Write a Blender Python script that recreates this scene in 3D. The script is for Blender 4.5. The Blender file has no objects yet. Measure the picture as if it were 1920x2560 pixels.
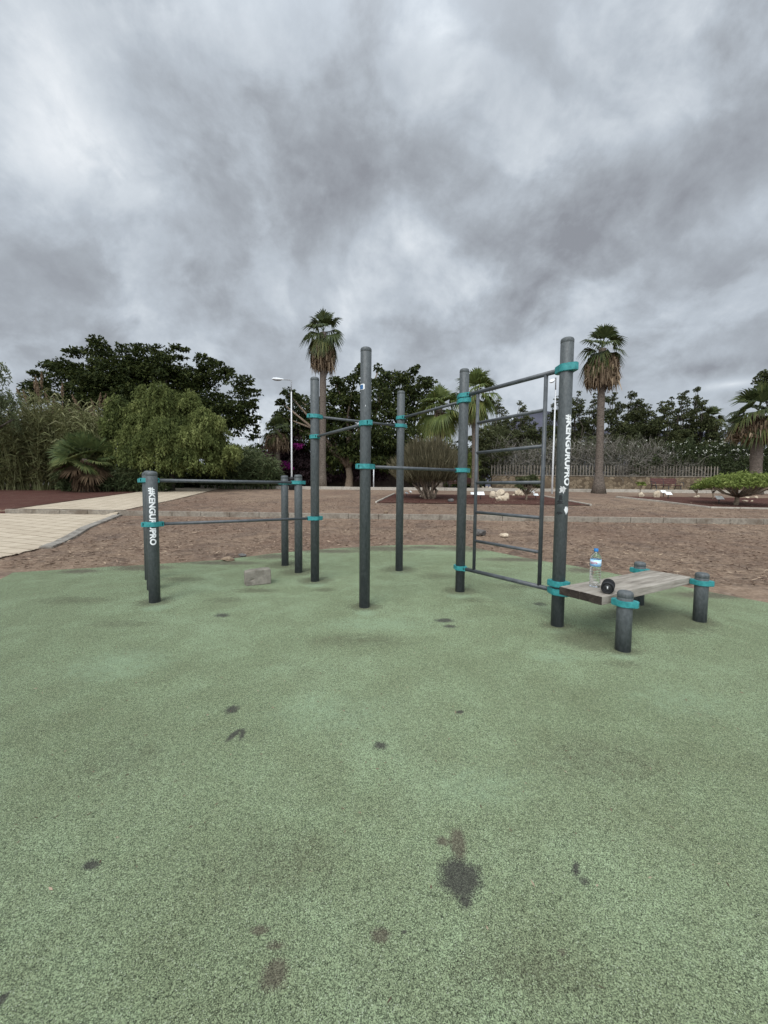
import bpy, bmesh, math, random
import numpy as np
from mathutils import Vector, Matrix, noise as mnoise

random.seed(7)
RNG = np.random.default_rng(11)
R = math.radians
S = bpy.context.scene
COL = S.collection

# ------------------------------------------------------------------ camera
CAMH = 1.23
FPX = 1000.0            # focal length in pixels of the 1920 x 2560 photograph
PITCH = math.atan(61 / FPX)
ROLL = 0.0094
_F = Vector((0, math.cos(PITCH), -math.sin(PITCH)))
_U0 = Vector((0, math.sin(PITCH), math.cos(PITCH)))
_R0 = Vector((1, 0, 0))
_RT = _R0 * math.cos(ROLL) + _U0 * math.sin(ROLL)
_UP = _U0 * math.cos(ROLL) - _R0 * math.sin(ROLL)
EYE = Vector((0, 0, CAMH))


def ray(px, py):
    return _F + _RT * ((px - 960) / FPX) - _UP * ((py - 1280) / FPX)


def at(px, py, Y):
    d = ray(px, py)
    return EYE + d * (Y / d.y)


def on_z(px, py, z=0.0):
    d = ray(px, py)
    return EYE + d * ((z - CAMH) / d.z)


KS = 13.28              # the kerb line, measured along s
SKEW = 0.058


def terr(s):
    if s < 8.6:
        return 0.0
    if s < KS:
        return 0.2 * (s - 8.6) / (KS - 8.6)
    return min(0.33 + 0.06 * (s - KS), 1.093 + 0.012 * max(0.0, s - 26.0), 1.15)


def gz(x, y):
    return terr(y + SKEW * x)


def gp(px, py):
    """the point of the ground seen at a pixel of the photograph"""
    d = ray(px, py)
    t = 2.0
    while t < 60:
        p = EYE + d * t
        if p.z <= gz(p.x, p.y):
            return p
        t += 0.02
    return EYE + d * 40


def gY(px, Y):
    """ground point in the direction of pixel column px at distance Y"""
    x = at(px, 1217, Y).x
    return Vector((x, Y, gz(x, Y)))


# ------------------------------------------------------------------ objects
WLOC = {}


def tag(o, label=None, cat=None, group=None, kind=None):
    if label:
        o['label'] = label
    if cat:
        o['category'] = cat
    if group:
        o['group'] = group
    if kind:
        o['kind'] = kind
    return o


def thing(name, loc, label, cat, group=None):
    o = bpy.data.objects.new(name, None)
    o.empty_display_size = 0.2
    COL.objects.link(o)
    o.location = loc
    WLOC[o.name] = Vector(loc)
    return tag(o, label, cat, group)


def link(name, me, mat, parent=None, origin=None, smooth=True):
    """link a mesh whose vertices are in world space; the origin goes to the parent's place"""
    if origin is None:
        origin = WLOC[parent.name] if parent else Vector((0, 0, 0))
    origin = Vector(origin)
    if origin.length > 0:
        me.transform(Matrix.Translation(-origin))
    o = bpy.data.objects.new(name, me)
    COL.objects.link(o)
    if parent:
        o.parent = parent
        o.location = origin - WLOC[parent.name]
    else:
        o.location = origin
    WLOC[o.name] = origin
    for m in (mat if isinstance(mat, (list, tuple)) else [mat]):
        me.materials.append(m)
    if smooth:
        me.polygons.foreach_set('use_smooth', [True] * len(me.polygons))
    return o


def bmlink(name, bm, mat, parent=None, origin=None, smooth=True):
    bmesh.ops.recalc_face_normals(bm, faces=bm.faces[:])
    me = bpy.data.meshes.new(name)
    bm.to_mesh(me)
    bm.free()
    return link(name, me, mat, parent, origin, smooth)


def structure(name, bm, mat, smooth=False, origin=None):
    o = bmlink(name, bm, mat, None, origin, smooth)
    return tag(o, kind='structure')


def copy_tree(o, parent=None):
    c = o.copy()
    COL.objects.link(c)
    if parent:
        c.parent = parent
    for ch in list(o.children):
        copy_tree(ch, c)
    return c


def quads(name, V, tint, mat, parent=None, origin=None):
    """many small faces as one mesh; V is (N, 4, 3) in world space"""
    V = np.asarray(V, np.float32)
    n = len(V)
    if origin is None:
        origin = WLOC[parent.name] if parent else Vector((0, 0, 0))
    V = V - np.array(origin, np.float32)
    me = bpy.data.meshes.new(name)
    me.vertices.add(n * 4)
    me.vertices.foreach_set('co', V.reshape(-1))
    me.loops.add(n * 4)
    me.loops.foreach_set('vertex_index', np.arange(n * 4, dtype=np.int32))
    me.polygons.add(n)
    me.polygons.foreach_set('loop_start', np.arange(0, n * 4, 4, dtype=np.int32))
    a = me.attributes.new('tint', 'FLOAT', 'FACE')
    a.data.foreach_set('value', np.asarray(tint, np.float32))
    me.update()
    me.materials.append(mat)
    o = bpy.data.objects.new(name, me)
    COL.objects.link(o)
    if parent:
        o.parent = parent
        o.location = Vector(origin) - WLOC[parent.name]
    else:
        o.location = origin
    WLOC[o.name] = Vector(origin)
    return o


def unit(a):
    return a / np.maximum(np.linalg.norm(a, axis=-1, keepdims=True), 1e-9)


def rand_dir(n, rng=RNG):
    return unit(rng.normal(size=(n, 3)))


def leaves(C, D, L, W, rng=RNG):
    """rhombic leaves at C along D, length L, width W"""
    n = len(C)
    nr = rand_dir(n, rng)
    sd = unit(np.cross(D, nr))
    L = np.broadcast_to(np.asarray(L, float), (n,))[:, None]
    W = np.broadcast_to(np.asarray(W, float), (n,))[:, None]
    return np.stack([C - D * L / 2, C + sd * W / 2 - D * L * 0.08, C + D * L / 2, C - sd * W / 2 - D * L * 0.08], 1)


def blades(P0, P1, P2, w0, w1, w2, side=None, rng=RNG):
    """two-segment tapering blades"""
    n = len(P0)
    if side is None:
        side = unit(np.cross(P2 - P0, rand_dir(n, rng)))
    a = lambda w: side * (np.broadcast_to(np.asarray(w, float), (n,))[:, None] / 2)
    q1 = np.stack([P0 - a(w0), P0 + a(w0), P1 + a(w1), P1 - a(w1)], 1)
    q2 = np.stack([P1 - a(w1), P1 + a(w1), P2 + a(w2), P2 - a(w2)], 1)
    return np.concatenate([q1, q2], 0)


def tube(bm, pts, radii, n=10, cap=True):
    pts = [Vector(p) for p in pts]
    rings = []
    for i, p in enumerate(pts):
        d = (pts[min(i + 1, len(pts) - 1)] - pts[max(i - 1, 0)]).normalized()
        a = d.orthogonal().normalized() if abs(d.z) > 0.9 else d.cross(Vector((0, 0, 1))).normalized()
        b = d.cross(a)
        r = radii[i] if isinstance(radii, (list, tuple)) else radii
        rings.append([bm.verts.new(p + (a * math.cos(t) + b * math.sin(t)) * r)
                      for t in [2 * math.pi * k / n for k in range(n)]])
    for q, w in zip(rings, rings[1:]):
        for k in range(n):
            bm.faces.new((q[k], q[(k + 1) % n], w[(k + 1) % n], w[k]))
    if cap:
        bm.faces.new(rings[0][::-1])
        bm.faces.new(rings[-1])


def lathe(bm, c, prof, n=32):
    """prof: list of (r, z); closed at r = 0"""
    c = Vector(c)
    rows = []
    for r, z in prof:
        if r < 1e-6:
            rows.append([bm.verts.new(c + Vector((0, 0, z)))])
        else:
            rows.append([bm.verts.new(c + Vector((r * math.cos(2 * math.pi * k / n), r * math.sin(2 * math.pi * k / n), z)))
                         for k in range(n)])
    for a, b in zip(rows, rows[1:]):
        for k in range(n):
            k2 = (k + 1) % n
            if len(a) == 1:
                bm.faces.new((a[0], b[k2], b[k]))
            elif len(b) == 1:
                bm.faces.new((a[k], a[k2], b[0]))
            else:
                bm.faces.new((a[k], a[k2], b[k2], b[k]))


def box(bm, c, size, rot=None, bevel=0.0):
    c = Vector(c)
    M = rot if rot is not None else Matrix.Identity(3)
    vs = [bm.verts.new(c + M @ Vector((sx * size[0] / 2, sy * size[1] / 2, sz * size[2] / 2)))
          for sx in (-1, 1) for sy in (-1, 1) for sz in (-1, 1)]
    idx = [(0, 1, 3, 2), (4, 6, 7, 5), (0, 4, 5, 1), (2, 3, 7, 6), (0, 2, 6, 4), (1, 5, 7, 3)]
    fs = [bm.faces.new([vs[i] for i in f]) for f in idx]
    if bevel:
        es = list({e for f in fs for e in f.edges})
        bmesh.ops.bevel(bm, geom=es, offset=bevel, segments=2, affect='EDGES', profile=0.5)


def rotz(a):
    return Matrix.Rotation(a, 3, 'Z')


# ------------------------------------------------------------------ materials
class NT:
    def __init__(self, name):
        self.m = bpy.data.materials.new(name)
        self.m.use_nodes = True
        self.t = self.m.node_tree
        self.b = self.t.nodes['Principled BSDF']
        self.out = self.t.nodes['Material Output']

    def n(self, typ, **kw):
        nd = self.t.nodes.new(typ)
        for k, v in kw.items():
            setattr(nd, k, v)
        return nd

    def l(self, a, b):
        self.t.links.new(a, b)

    def pos(self):
        return self.n('ShaderNodeNewGeometry').outputs['Position']

    def objc(self):
        return self.n('ShaderNodeTexCoord').outputs['Object']

    def noise(self, vec, scale, detail=4, rough=0.55, dist=0.0, stretch=None):
        if stretch:
            mp = self.n('ShaderNodeMapping')
            mp.inputs['Scale'].default_value = stretch
            self.l(vec, mp.inputs['Vector'])
            vec = mp.outputs[0]
        x = self.n('ShaderNodeTexNoise')
        x.inputs['Scale'].default_value = scale
        x.inputs['Detail'].default_value = detail
        x.inputs['Roughness'].default_value = rough
        x.inputs['Distortion'].default_value = dist
        self.l(vec, x.inputs['Vector'])
        return x.outputs['Fac']

    def ramp(self, fac, stops):
        r = self.n('ShaderNodeValToRGB')
        e = r.color_ramp.elements
        while len(e) < len(stops):
            e.new(0.5)
        for i, (p, c) in enumerate(stops):
            e[i].position = p
            e[i].color = (*c, 1) if not isinstance(c, (int, float)) else (c, c, c, 1)
        self.l(fac, r.inputs['Fac'])
        return r.outputs['Color']

    def mix(self, fac, a, b, mode='MIX'):
        x = self.n('ShaderNodeMix', data_type='RGBA', blend_type=mode)
        for sock, v in ((x.inputs['Factor'], fac), (x.inputs['A'], a), (x.inputs['B'], b)):
            if hasattr(v, 'is_linked'):
                self.l(v, sock)
            elif isinstance(v, (int, float)):
                sock.default_value = v
            else:
                sock.default_value = (*v, 1)
        return x.outputs['Result']

    def math(self, op, a, b=0.0, clamp=False):
        x = self.n('ShaderNodeMath', operation=op, use_clamp=clamp)
        for i, v in enumerate((a, b)):
            if hasattr(v, 'is_linked'):
                self.l(v, x.inputs[i])
            else:
                x.inputs[i].default_value = v
        return x.outputs[0]

    def bump(self, h, strength=0.3, dist=0.01):
        x = self.n('ShaderNodeBump')
        x.inputs['Strength'].default_value = strength
        x.inputs['Distance'].default_value = dist
        self.l(h, x.inputs['Height'])
        self.l(x.outputs[0], self.b.inputs['Normal'])

    def color(self, c):
        if hasattr(c, 'is_linked'):
            self.l(c, self.b.inputs['Base Color'])
        else:
            self.b.inputs['Base Color'].default_value = (*c, 1)

    def rough(self, r, spec=0.5):
        if hasattr(r, 'is_linked'):
            self.l(r, self.b.inputs['Roughness'])
        else:
            self.b.inputs['Roughness'].default_value = r
        self.b.inputs['Specular IOR Level'].default_value = spec


def leafmat(name, stops, transl=0.25, rough=0.6, spec=0.08):
    t = NT(name)
    a = t.n('ShaderNodeAttribute', attribute_name='tint')
    c = t.ramp(a.outputs['Fac'], stops)
    t.color(c)
    t.rough(rough, spec)
    tr = t.n('ShaderNodeBsdfTranslucent')
    t.l(c, tr.inputs['Color'])
    mx = t.n('ShaderNodeMixShader')
    mx.inputs[0].default_value = transl
    t.l(t.b.outputs[0], mx.inputs[1])
    t.l(tr.outputs[0], mx.inputs[2])
    t.l(mx.outputs[0], t.out.inputs['Surface'])
    return t.m


def plain(name, c, rough=0.6, spec=0.4, var=0.25, scale=8, metal=0.0, bump=0.0, bscale=40):
    t = NT(name)
    v = t.noise(t.objc(), scale, 6, 0.6)
    c2 = tuple(x * (1 - var) for x in c)
    c3 = tuple(min(1, x * (1 + var)) for x in c)
    t.color(t.ramp(v, [(0.3, c2), (0.7, c3)]))
    t.rough(rough, spec)
    t.b.inputs['Metallic'].default_value = metal
    if bump:
        t.bump(t.noise(t.objc(), bscale, 5, 0.6), bump, 0.02)
    return t.m


def mat_post():
    t = NT('grey_powder_coat')
    p = t.pos()
    streak = t.noise(p, 9, 6, 0.65, 0.4, (1, 1, 0.16))
    fine = t.noise(p, 60, 4, 0.6, 0, (1, 1, 0.5))
    c = t.ramp(streak, [(0.28, (0.05, 0.057, 0.059)), (0.5, (0.076, 0.084, 0.086)), (0.75, (0.12, 0.13, 0.132))])
    c = t.mix(0.32, c, t.ramp(fine, [(0.35, (0.03, 0.04, 0.042)), (0.7, (0.16, 0.18, 0.18))]))
    speck = t.noise(p, 120, 2, 0.5)
    c = t.mix(t.ramp(speck, [(0.72, 0.0), (0.77, 0.5)]), c, (0.3, 0.3, 0.28))
    t.color(c)
    t.rough(t.ramp(streak, [(0.3, 0.42), (0.7, 0.6)]), 0.45)
    t.bump(fine, 0.06, 0.003)
    return t.m


def mat_teal():
    t = NT('teal_cast_clamp')
    p = t.pos()
    a = t.noise(p, 30, 5, 0.65)
    c = t.ramp(a, [(0.3, (0.02, 0.17, 0.175)), (0.52, (0.034, 0.255, 0.258)), (0.75, (0.065, 0.33, 0.325))])
    d = t.noise(p, 110, 3, 0.6)
    c = t.mix(t.ramp(d, [(0.62, 0.0), (0.7, 0.5)]), c, (0.03, 0.12, 0.12))
    t.color(c)
    t.rough(0.5, 0.4)
    t.bump(d, 0.1, 0.003)
    return t.m


def mat_rubber():
    """poured granulate: small chips of mixed greens, worn to the black base layer in places"""
    t = NT('green_rubber_granulate')
    p = t.pos()
    vor = t.n('ShaderNodeTexVoronoi')
    vor.inputs['Scale'].default_value = 420
    t.l(p, vor.inputs['Vector'])
    sep = t.n('ShaderNodeSeparateColor')
    t.l(vor.outputs['Color'], sep.inputs[0])
    chip = sep.outputs[0]
    g1 = t.noise(p, 210, 4, 0.7)
    g2 = t.noise(p, 48, 6, 0.78)
    big = t.noise(p, 0.75, 5, 0.6, 0.4)
    mid = t.noise(p, 3.2, 6, 0.7, 0.3)
    base = t.ramp(big, [(0.3, (0.155, 0.19, 0.108)), (0.5, (0.182, 0.226, 0.132)), (0.7, (0.215, 0.272, 0.166))])
    base = t.mix(t.ramp(mid, [(0.42, 0.0), (0.75, 0.6)]), base, (0.125, 0.138, 0.078))
    base = t.mix(t.ramp(mid, [(0.25, 0.4), (0.45, 0.0)]), base, (0.228, 0.29, 0.178))
    gv = t.mix(0.45, g1, chip)
    gv = t.mix(0.3, gv, g2)
    gr = t.ramp(gv, [(0.3, 0.12), (0.4, 0.5), (0.5, 0.97), (0.66, 1.85)])
    c = t.mix(1.0, base, gr, 'MULTIPLY')
    dark = t.math('GREATER_THAN', t.math('ADD', g1, t.math('MULTIPLY', sep.outputs[1], 0.34)), 0.865)
    c = t.mix(t.math('MULTIPLY', dark, 0.8), c, (0.035, 0.042, 0.032))
    pale = t.math('GREATER_THAN', t.math('ADD', sep.outputs[2], t.math('MULTIPLY', g1, 0.25)), 1.105)
    c = t.mix(t.math('MULTIPLY', pale, 0.6), c, (0.5, 0.55, 0.42))
    # small scattered nicks
    nick = t.noise(p, 5.5, 8, 0.78, 0.5)
    c = t.mix(t.ramp(nick, [(0.735, 0.0), (0.77, 0.85)]), c, (0.07, 0.065, 0.055))
    dis = t.noise(p, 16, 6, 0.7)
    wob = t.math('ADD', t.math('MULTIPLY', t.math('SUBTRACT', dis, 0.5), 1.9), t.math('MULTIPLY', t.math('SUBTRACT', gv, 0.5), 1.3))
    cg = t.ramp(gv, [(0.3, 0.45), (0.55, 1.0), (0.75, 2.2)])
    at_ = t.n('ShaderNodeAttribute', attribute_name='wear_and_shade')
    sw = t.n('ShaderNodeSeparateColor')
    t.l(at_.outputs['Color'], sw.inputs[0])
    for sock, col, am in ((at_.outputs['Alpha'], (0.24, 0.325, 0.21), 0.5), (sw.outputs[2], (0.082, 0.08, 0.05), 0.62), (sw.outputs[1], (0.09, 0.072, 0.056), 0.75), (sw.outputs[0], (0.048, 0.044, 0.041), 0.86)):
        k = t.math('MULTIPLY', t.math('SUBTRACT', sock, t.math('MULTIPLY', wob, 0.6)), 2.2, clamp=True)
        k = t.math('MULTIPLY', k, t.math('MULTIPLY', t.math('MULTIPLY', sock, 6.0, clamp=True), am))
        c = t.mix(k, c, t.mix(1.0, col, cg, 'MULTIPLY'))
    t.color(c)
    t.rough(0.9, 0.2)
    t.b.inputs['Diffuse Roughness'].default_value = 1.0
    t.bump(gv, 0.9, 0.006)
    return t.m


def mat_ground():
    t = NT('dry_earth_and_bark')
    p = t.pos()
    big = t.noise(p, 0.22, 5, 0.6, 0.5)
    mid = t.noise(p, 2.1, 7, 0.72, 0.6)
    fine = t.noise(p, 21, 8, 0.8, 0.3, (0.7, 1.3, 1))
    tiny = t.noise(p, 60, 4, 0.7)
    c = t.ramp(fine, [(0.3, (0.058, 0.041, 0.03)), (0.44, (0.15, 0.103, 0.071)), (0.56, (0.26, 0.186, 0.131)), (0.7, (0.47, 0.365, 0.262))])
    c = t.mix(t.ramp(mid, [(0.38, 0.0), (0.62, 0.75)]), c, t.ramp(tiny, [(0.3, (0.155, 0.11, 0.078)), (0.7, (0.385, 0.288, 0.208))]))
    c = t.mix(t.ramp(big, [(0.4, 0.0), (0.6, 0.75)]), c, t.ramp(fine, [(0.3, (0.07, 0.044, 0.033)), (0.7, (0.25, 0.165, 0.12))]))
    m2 = t.noise(p, 1.3, 8, 0.75, 0.8)
    c = t.mix(t.ramp(m2, [(0.36, 0.85), (0.52, 0.0)]), c, t.ramp(fine, [(0.35, (0.05, 0.036, 0.03)), (0.65, (0.17, 0.125, 0.1))]))
    m3 = t.noise(p, 4.5, 7, 0.75, 0.8)
    c = t.mix(t.ramp(m3, [(0.56, 0.0), (0.72, 0.75)]), c, t.ramp(fine, [(0.3, (0.2, 0.15, 0.115)), (0.65, (0.44, 0.36, 0.28))]))
    t.color(c)
    t.rough(0.95, 0.1)
    t.bump(t.mix(0.5, fine, tiny), 0.3, 0.008)
    return t.m


def mat_bedmulch():
    t = NT('red_lava_mulch')
    p = t.pos()
    f = t.noise(p, 26, 7, 0.75)
    m = t.noise(p, 1.6, 5, 0.7)
    c = t.ramp(f, [(0.28, (0.018, 0.009, 0.008)), (0.5, (0.075, 0.033, 0.026)), (0.75, (0.17, 0.08, 0.06))])
    c = t.mix(t.ramp(m, [(0.45, 0.0), (0.7, 0.5)]), c, (0.12, 0.075, 0.055))
    t.color(c)
    t.rough(0.95, 0.1)
    t.bump(f, 0.7, 0.02)
    return t.m


def mat_paving():
    t = NT('cream_concrete_paving')
    p = t.pos()
    mp = t.n('ShaderNodeMapping')
    mp.inputs['Rotation'].default_value = (0, 0, R(22))
    t.l(p, mp.inputs['Vector'])
    br = t.n('ShaderNodeTexBrick')
    br.offset = 0.5
    br.inputs['Scale'].default_value = 1.0
    br.inputs['Brick Width'].default_value = 0.6
    br.inputs['Row Height'].default_value = 0.4
    br.inputs['Mortar Size'].default_value = 0.017
    br.inputs['Color1'].default_value = (0.44, 0.372, 0.28, 1)
    br.inputs['Color2'].default_value = (0.51, 0.436, 0.332, 1)
    br.inputs['Mortar'].default_value = (0.2, 0.16, 0.11, 1)
    t.l(mp.outputs[0], br.inputs['Vector'])
    n = t.noise(p, 3, 7, 0.7)
    c = t.mix(t.ramp(n, [(0.4, 0.0), (0.8, 0.6)]), br.outputs['Color'], (0.36, 0.29, 0.21))
    f = t.noise(p, 80, 3, 0.6)
    c = t.mix(0.35, c, t.mix(1.0, c, t.ramp(f, [(0.3, 0.5), (0.7, 1.5)]), 'MULTIPLY'))
    t.color(c)
    t.rough(0.9, 0.2)
    return t.m


def mat_concrete(name, c0, c1, dirt=(0.09, 0.075, 0.06), damt=0.7, scale=3.0):
    t = NT(name)
    p = t.pos()
    a = t.noise(p, 14, 7, 0.7)
    b = t.noise(p, scale, 5, 0.65, 0.5)
    c = t.ramp(a, [(0.3, c0), (0.7, c1)])
    c = t.mix(t.ramp(b, [(0.48, 0.0), (0.68, damt)]), c, dirt)
    t.color(c)
    t.rough(0.92, 0.2)
    t.bump(a, 0.4, 0.02)
    return t.m


def mat_wood(name, stops, axis, end=False):
    t = NT(name)
    mp = t.n('ShaderNodeMapping')
    mp.inputs['Rotation'].default_value = (0, 0, -axis)
    t.l(t.pos(), mp.inputs['Vector'])
    v = mp.outputs[0]
    g = t.noise(v, 14, 7, 0.7, 0.6, (0.09, 1.0, 1.0) if not end else (1, 1, 1))
    g2 = t.noise(v, 70, 4, 0.6, 0.2, (0.05, 1, 1) if not end else (1, 1, 1))
    blot = t.noise(v, 5, 5, 0.6, 0.4, (0.5, 1.2, 1))
    c = t.ramp(g, stops)
    c = t.mix(0.35, c, t.mix(1.0, c, t.ramp(g2, [(0.3, 0.35), (0.65, 1.5)]), 'MULTIPLY'))
    c = t.mix(t.ramp(blot, [(0.55, 0.0), (0.72, 0.55)]), c, (0.07, 0.055, 0.042))
    t.color(c)
    t.rough(0.85, 0.25)
    t.bump(g2, 0.35, 0.006)
    return t.m


def mat_rubble():
    t = NT('rubble_stone_wall')
    p = t.pos()
    mp = t.n('ShaderNodeMapping')
    mp.inputs['Scale'].default_value = (1, 1, 1.3)
    t.l(p, mp.inputs['Vector'])
    nz = t.n('ShaderNodeTexNoise')
    nz.inputs['Scale'].default_value = 2.5
    t.l(mp.outputs[0], nz.inputs['Vector'])
    vv = t.mix(0.16, mp.outputs[0], nz.outputs['Color'])
    ve = t.n('ShaderNodeTexVoronoi', feature='DISTANCE_TO_EDGE')
    ve.inputs['Scale'].default_value = 3.9
    t.l(vv, ve.inputs['Vector'])
    vc = t.n('ShaderNodeTexVoronoi')
    vc.inputs['Scale'].default_value = 3.9
    t.l(vv, vc.inputs['Vector'])
    sep = t.n('ShaderNodeSeparateColor')
    t.l(vc.outputs['Color'], sep.inputs[0])
    c = t.ramp(sep.outputs[0], [(0.0, (0.105, 0.078, 0.053)), (0.5, (0.185, 0.142, 0.094)), (1.0, (0.26, 0.205, 0.14))])
    f = t.noise(p, 9, 7, 0.7)
    c = t.mix(0.5, c, t.mix(1.0, c, t.ramp(f, [(0.3, 0.4), (0.7, 1.5)]), 'MULTIPLY'))
    c = t.mix(t.ramp(ve.outputs['Distance'], [(0.02, 0.85), (0.07, 0.0)]), c, (0.10, 0.075, 0.05))
    t.color(c)
    t.rough(0.95, 0.15)
    t.bump(ve.outputs['Distance'], 0.5, 0.05)
    return t.m


def mat_trunk(name, c0, c1, ring=6.0):
    t = NT(name)
    p = t.pos()
    a = t.noise(p, ring, 6, 0.7, 0.5, (1.6, 1.6, 3.0))
    t.color(t.ramp(a, [(0.3, c0), (0.7, c1)]))
    t.rough(0.95, 0.1)
    t.bump(a, 0.8, 0.06)
    return t.m


def mat_clear(name, c=(0.93, 0.96, 0.96), ior=1.33, rough=0.02):
    t = NT(name)
    t.color(c)
    t.b.inputs['Transmission Weight'].default_value = 1.0
    t.b.inputs['IOR'].default_value = ior
    t.b.inputs['Roughness'].default_value = rough
    return t.m


M = {}
M['post'] = mat_post()
M['teal'] = mat_teal()
M['bar'] = plain('grey_bar_paint', (0.075, 0.083, 0.089), 0.42, 0.5, 0.3, 14)
M['white_film'] = plain('white_vinyl', (0.78, 0.79, 0.78), 0.5, 0.4, 0.06, 20)
M['peel'] = plain('peeled_paper', (0.55, 0.55, 0.54), 0.8, 0.2, 0.3, 40)
M['blue'] = plain('blue_sticker', (0.03, 0.12, 0.28), 0.5, 0.4, 0.1, 20)
M['scuff'] = plain('black_scuff', (0.022, 0.024, 0.025), 0.7, 0.3, 0.3, 60)
M['ground'] = mat_ground()
M['bed'] = mat_bedmulch()
M['paving'] = mat_paving()
M['kerb'] = mat_concrete('kerb_concrete', (0.17, 0.15, 0.122), (0.31, 0.275, 0.225), (0.12, 0.092, 0.068), 0.85, 1.6)
M['kerbdark'] = mat_concrete('gutter_concrete', (0.2, 0.185, 0.16), (0.33, 0.305, 0.265))
M['edging'] = mat_concrete('bed_edging', (0.3, 0.27, 0.225), (0.46, 0.42, 0.36), damt=0.3)
M['rock'] = mat_concrete('cream_limestone', (0.4, 0.325, 0.23), (0.68, 0.585, 0.45), (0.24, 0.17, 0.1), 0.45, 5)
M['greyrock'] = mat_concrete('grey_basalt', (0.06, 0.058, 0.055), (0.17, 0.16, 0.15), (0.05, 0.045, 0.04), 0.4, 6)
M['tanrock'] = mat_concrete('tan_stone', (0.19, 0.135, 0.09), (0.36, 0.275, 0.195), (0.1, 0.07, 0.05), 0.5, 14)
M['block'] = mat_concrete('old_concrete_block', (0.165, 0.15, 0.122), (0.31, 0.285, 0.235), (0.11, 0.098, 0.076), 0.6, 9)
M['rubble'] = mat_rubble()
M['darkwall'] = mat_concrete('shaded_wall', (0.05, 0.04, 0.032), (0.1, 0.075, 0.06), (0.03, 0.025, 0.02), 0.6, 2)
M['picket'] = plain('grey_picket', (0.22, 0.195, 0.155), 0.8, 0.2, 0.25, 6)
M['lampwhite'] = plain('lamp_white_paint', (0.74, 0.76, 0.77), 0.45, 0.4, 0.06, 3)
M['lampgrey'] = plain('lamp_grey', (0.3, 0.31, 0.32), 0.5, 0.4, 0.1, 3)
M['black'] = plain('rubber_and_pocket_shade', (0.012, 0.012, 0.013), 0.55, 0.4, 0.2, 60)
M['blackcloth'] = plain('black_speaker_cloth', (0.013, 0.013, 0.014), 0.85, 0.2, 0.5, 260, bump=0.4, bscale=320)
M['benchwood'] = plain('red_brown_slats', (0.085, 0.032, 0.028), 0.6, 0.3, 0.3, 9)
M['benchiron'] = plain('bench_iron', (0.035, 0.033, 0.032), 0.6, 0.4, 0.2, 9)
M['plate'] = plain('white_plate', (0.8, 0.81, 0.8), 0.4, 0.4, 0.04, 5)
M['clear'] = mat_clear('clear_plastic_water')
M['bluecap'] = plain('blue_cap', (0.02, 0.19, 0.5), 0.4, 0.5, 0.1, 30)
M['hill'] = plain('far_hazy_hill', (0.075, 0.076, 0.098), 0.95, 0.05, 0.3, 0.006)  # bluish tone of distant haze put into the hill's colour
M['palmtrunk'] = mat_trunk('palm_trunk_bark', (0.06, 0.048, 0.04), (0.21, 0.175, 0.145))
M['bark'] = mat_trunk('dark_bark', (0.03, 0.025, 0.02), (0.1, 0.085, 0.07))
M['palebark'] = mat_trunk('pale_bark', (0.12, 0.09, 0.065), (0.3, 0.235, 0.175))

L = {}
L['ficus'] = leafmat('ficus_leaf', [(0.0, (0.013, 0.021, 0.007)), (0.5, (0.032, 0.043, 0.013)), (1.0, (0.078, 0.09, 0.026))], 0.18)
L['pepper'] = leafmat('pepper_leaf', [(0.0, (0.055, 0.072, 0.024)), (0.5, (0.135, 0.162, 0.052)), (1.0, (0.25, 0.275, 0.1))], 0.35)
L['feather'] = leafmat('feathery_leaf', [(0.0, (0.06, 0.08, 0.04)), (1.0, (0.16, 0.18, 0.09))], 0.3)
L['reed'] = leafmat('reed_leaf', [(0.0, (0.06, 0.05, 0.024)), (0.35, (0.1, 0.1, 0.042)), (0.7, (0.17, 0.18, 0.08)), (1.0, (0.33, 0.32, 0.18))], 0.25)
L['greenreed'] = leafmat('green_reed_leaf', [(0.0, (0.035, 0.052, 0.022)), (0.6, (0.075, 0.095, 0.042)), (1.0, (0.15, 0.165, 0.085))], 0.25)
L['plume'] = leafmat('reed_plume', [(0.0, (0.11, 0.075, 0.045)), (1.0, (0.26, 0.19, 0.125))], 0.2)
L['fan'] = leafmat('fan_palm_leaf', [(0.0, (0.042, 0.066, 0.026)), (0.6, (0.092, 0.122, 0.044)), (1.0, (0.19, 0.2, 0.075))], 0.25, 0.5, 0.2)
L['palm'] = leafmat('tall_palm_leaf', [(0.0, (0.03, 0.045, 0.018)), (0.6, (0.07, 0.09, 0.032)), (1.0, (0.16, 0.16, 0.05))], 0.25, 0.5, 0.2)
L['palmlight'] = leafmat('bright_palm_leaf', [(0.0, (0.06, 0.085, 0.025)), (0.6, (0.13, 0.165, 0.05)), (1.0, (0.27, 0.27, 0.09))], 0.3, 0.5, 0.2)
L['dead'] = leafmat('dead_palm_leaf', [(0.0, (0.085, 0.055, 0.034)), (0.5, (0.19, 0.142, 0.095)), (1.0, (0.4, 0.31, 0.21))], 0.1, 0.85, 0.1)
L['deadbrown'] = leafmat('dead_brown_leaf', [(0.0, (0.04, 0.026, 0.016)), (0.6, (0.085, 0.057, 0.034)), (1.0, (0.16, 0.112, 0.068))], 0.1, 0.85, 0.1)
L['broom'] = leafmat('broom_twig', [(0.0, (0.055, 0.052, 0.03)), (0.6, (0.125, 0.11, 0.066)), (1.0, (0.22, 0.195, 0.12))], 0.2, 0.8, 0.1)
L['grey'] = leafmat('grey_dry_twig', [(0.0, (0.08, 0.072, 0.058)), (0.6, (0.19, 0.175, 0.15)), (1.0, (0.34, 0.32, 0.28))], 0.05, 0.9, 0.1)
L['oleander'] = leafmat('oleander_leaf', [(0.0, (0.025, 0.035, 0.016)), (0.6, (0.05, 0.065, 0.028)), (1.0, (0.1, 0.115, 0.055))], 0.2)
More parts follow.
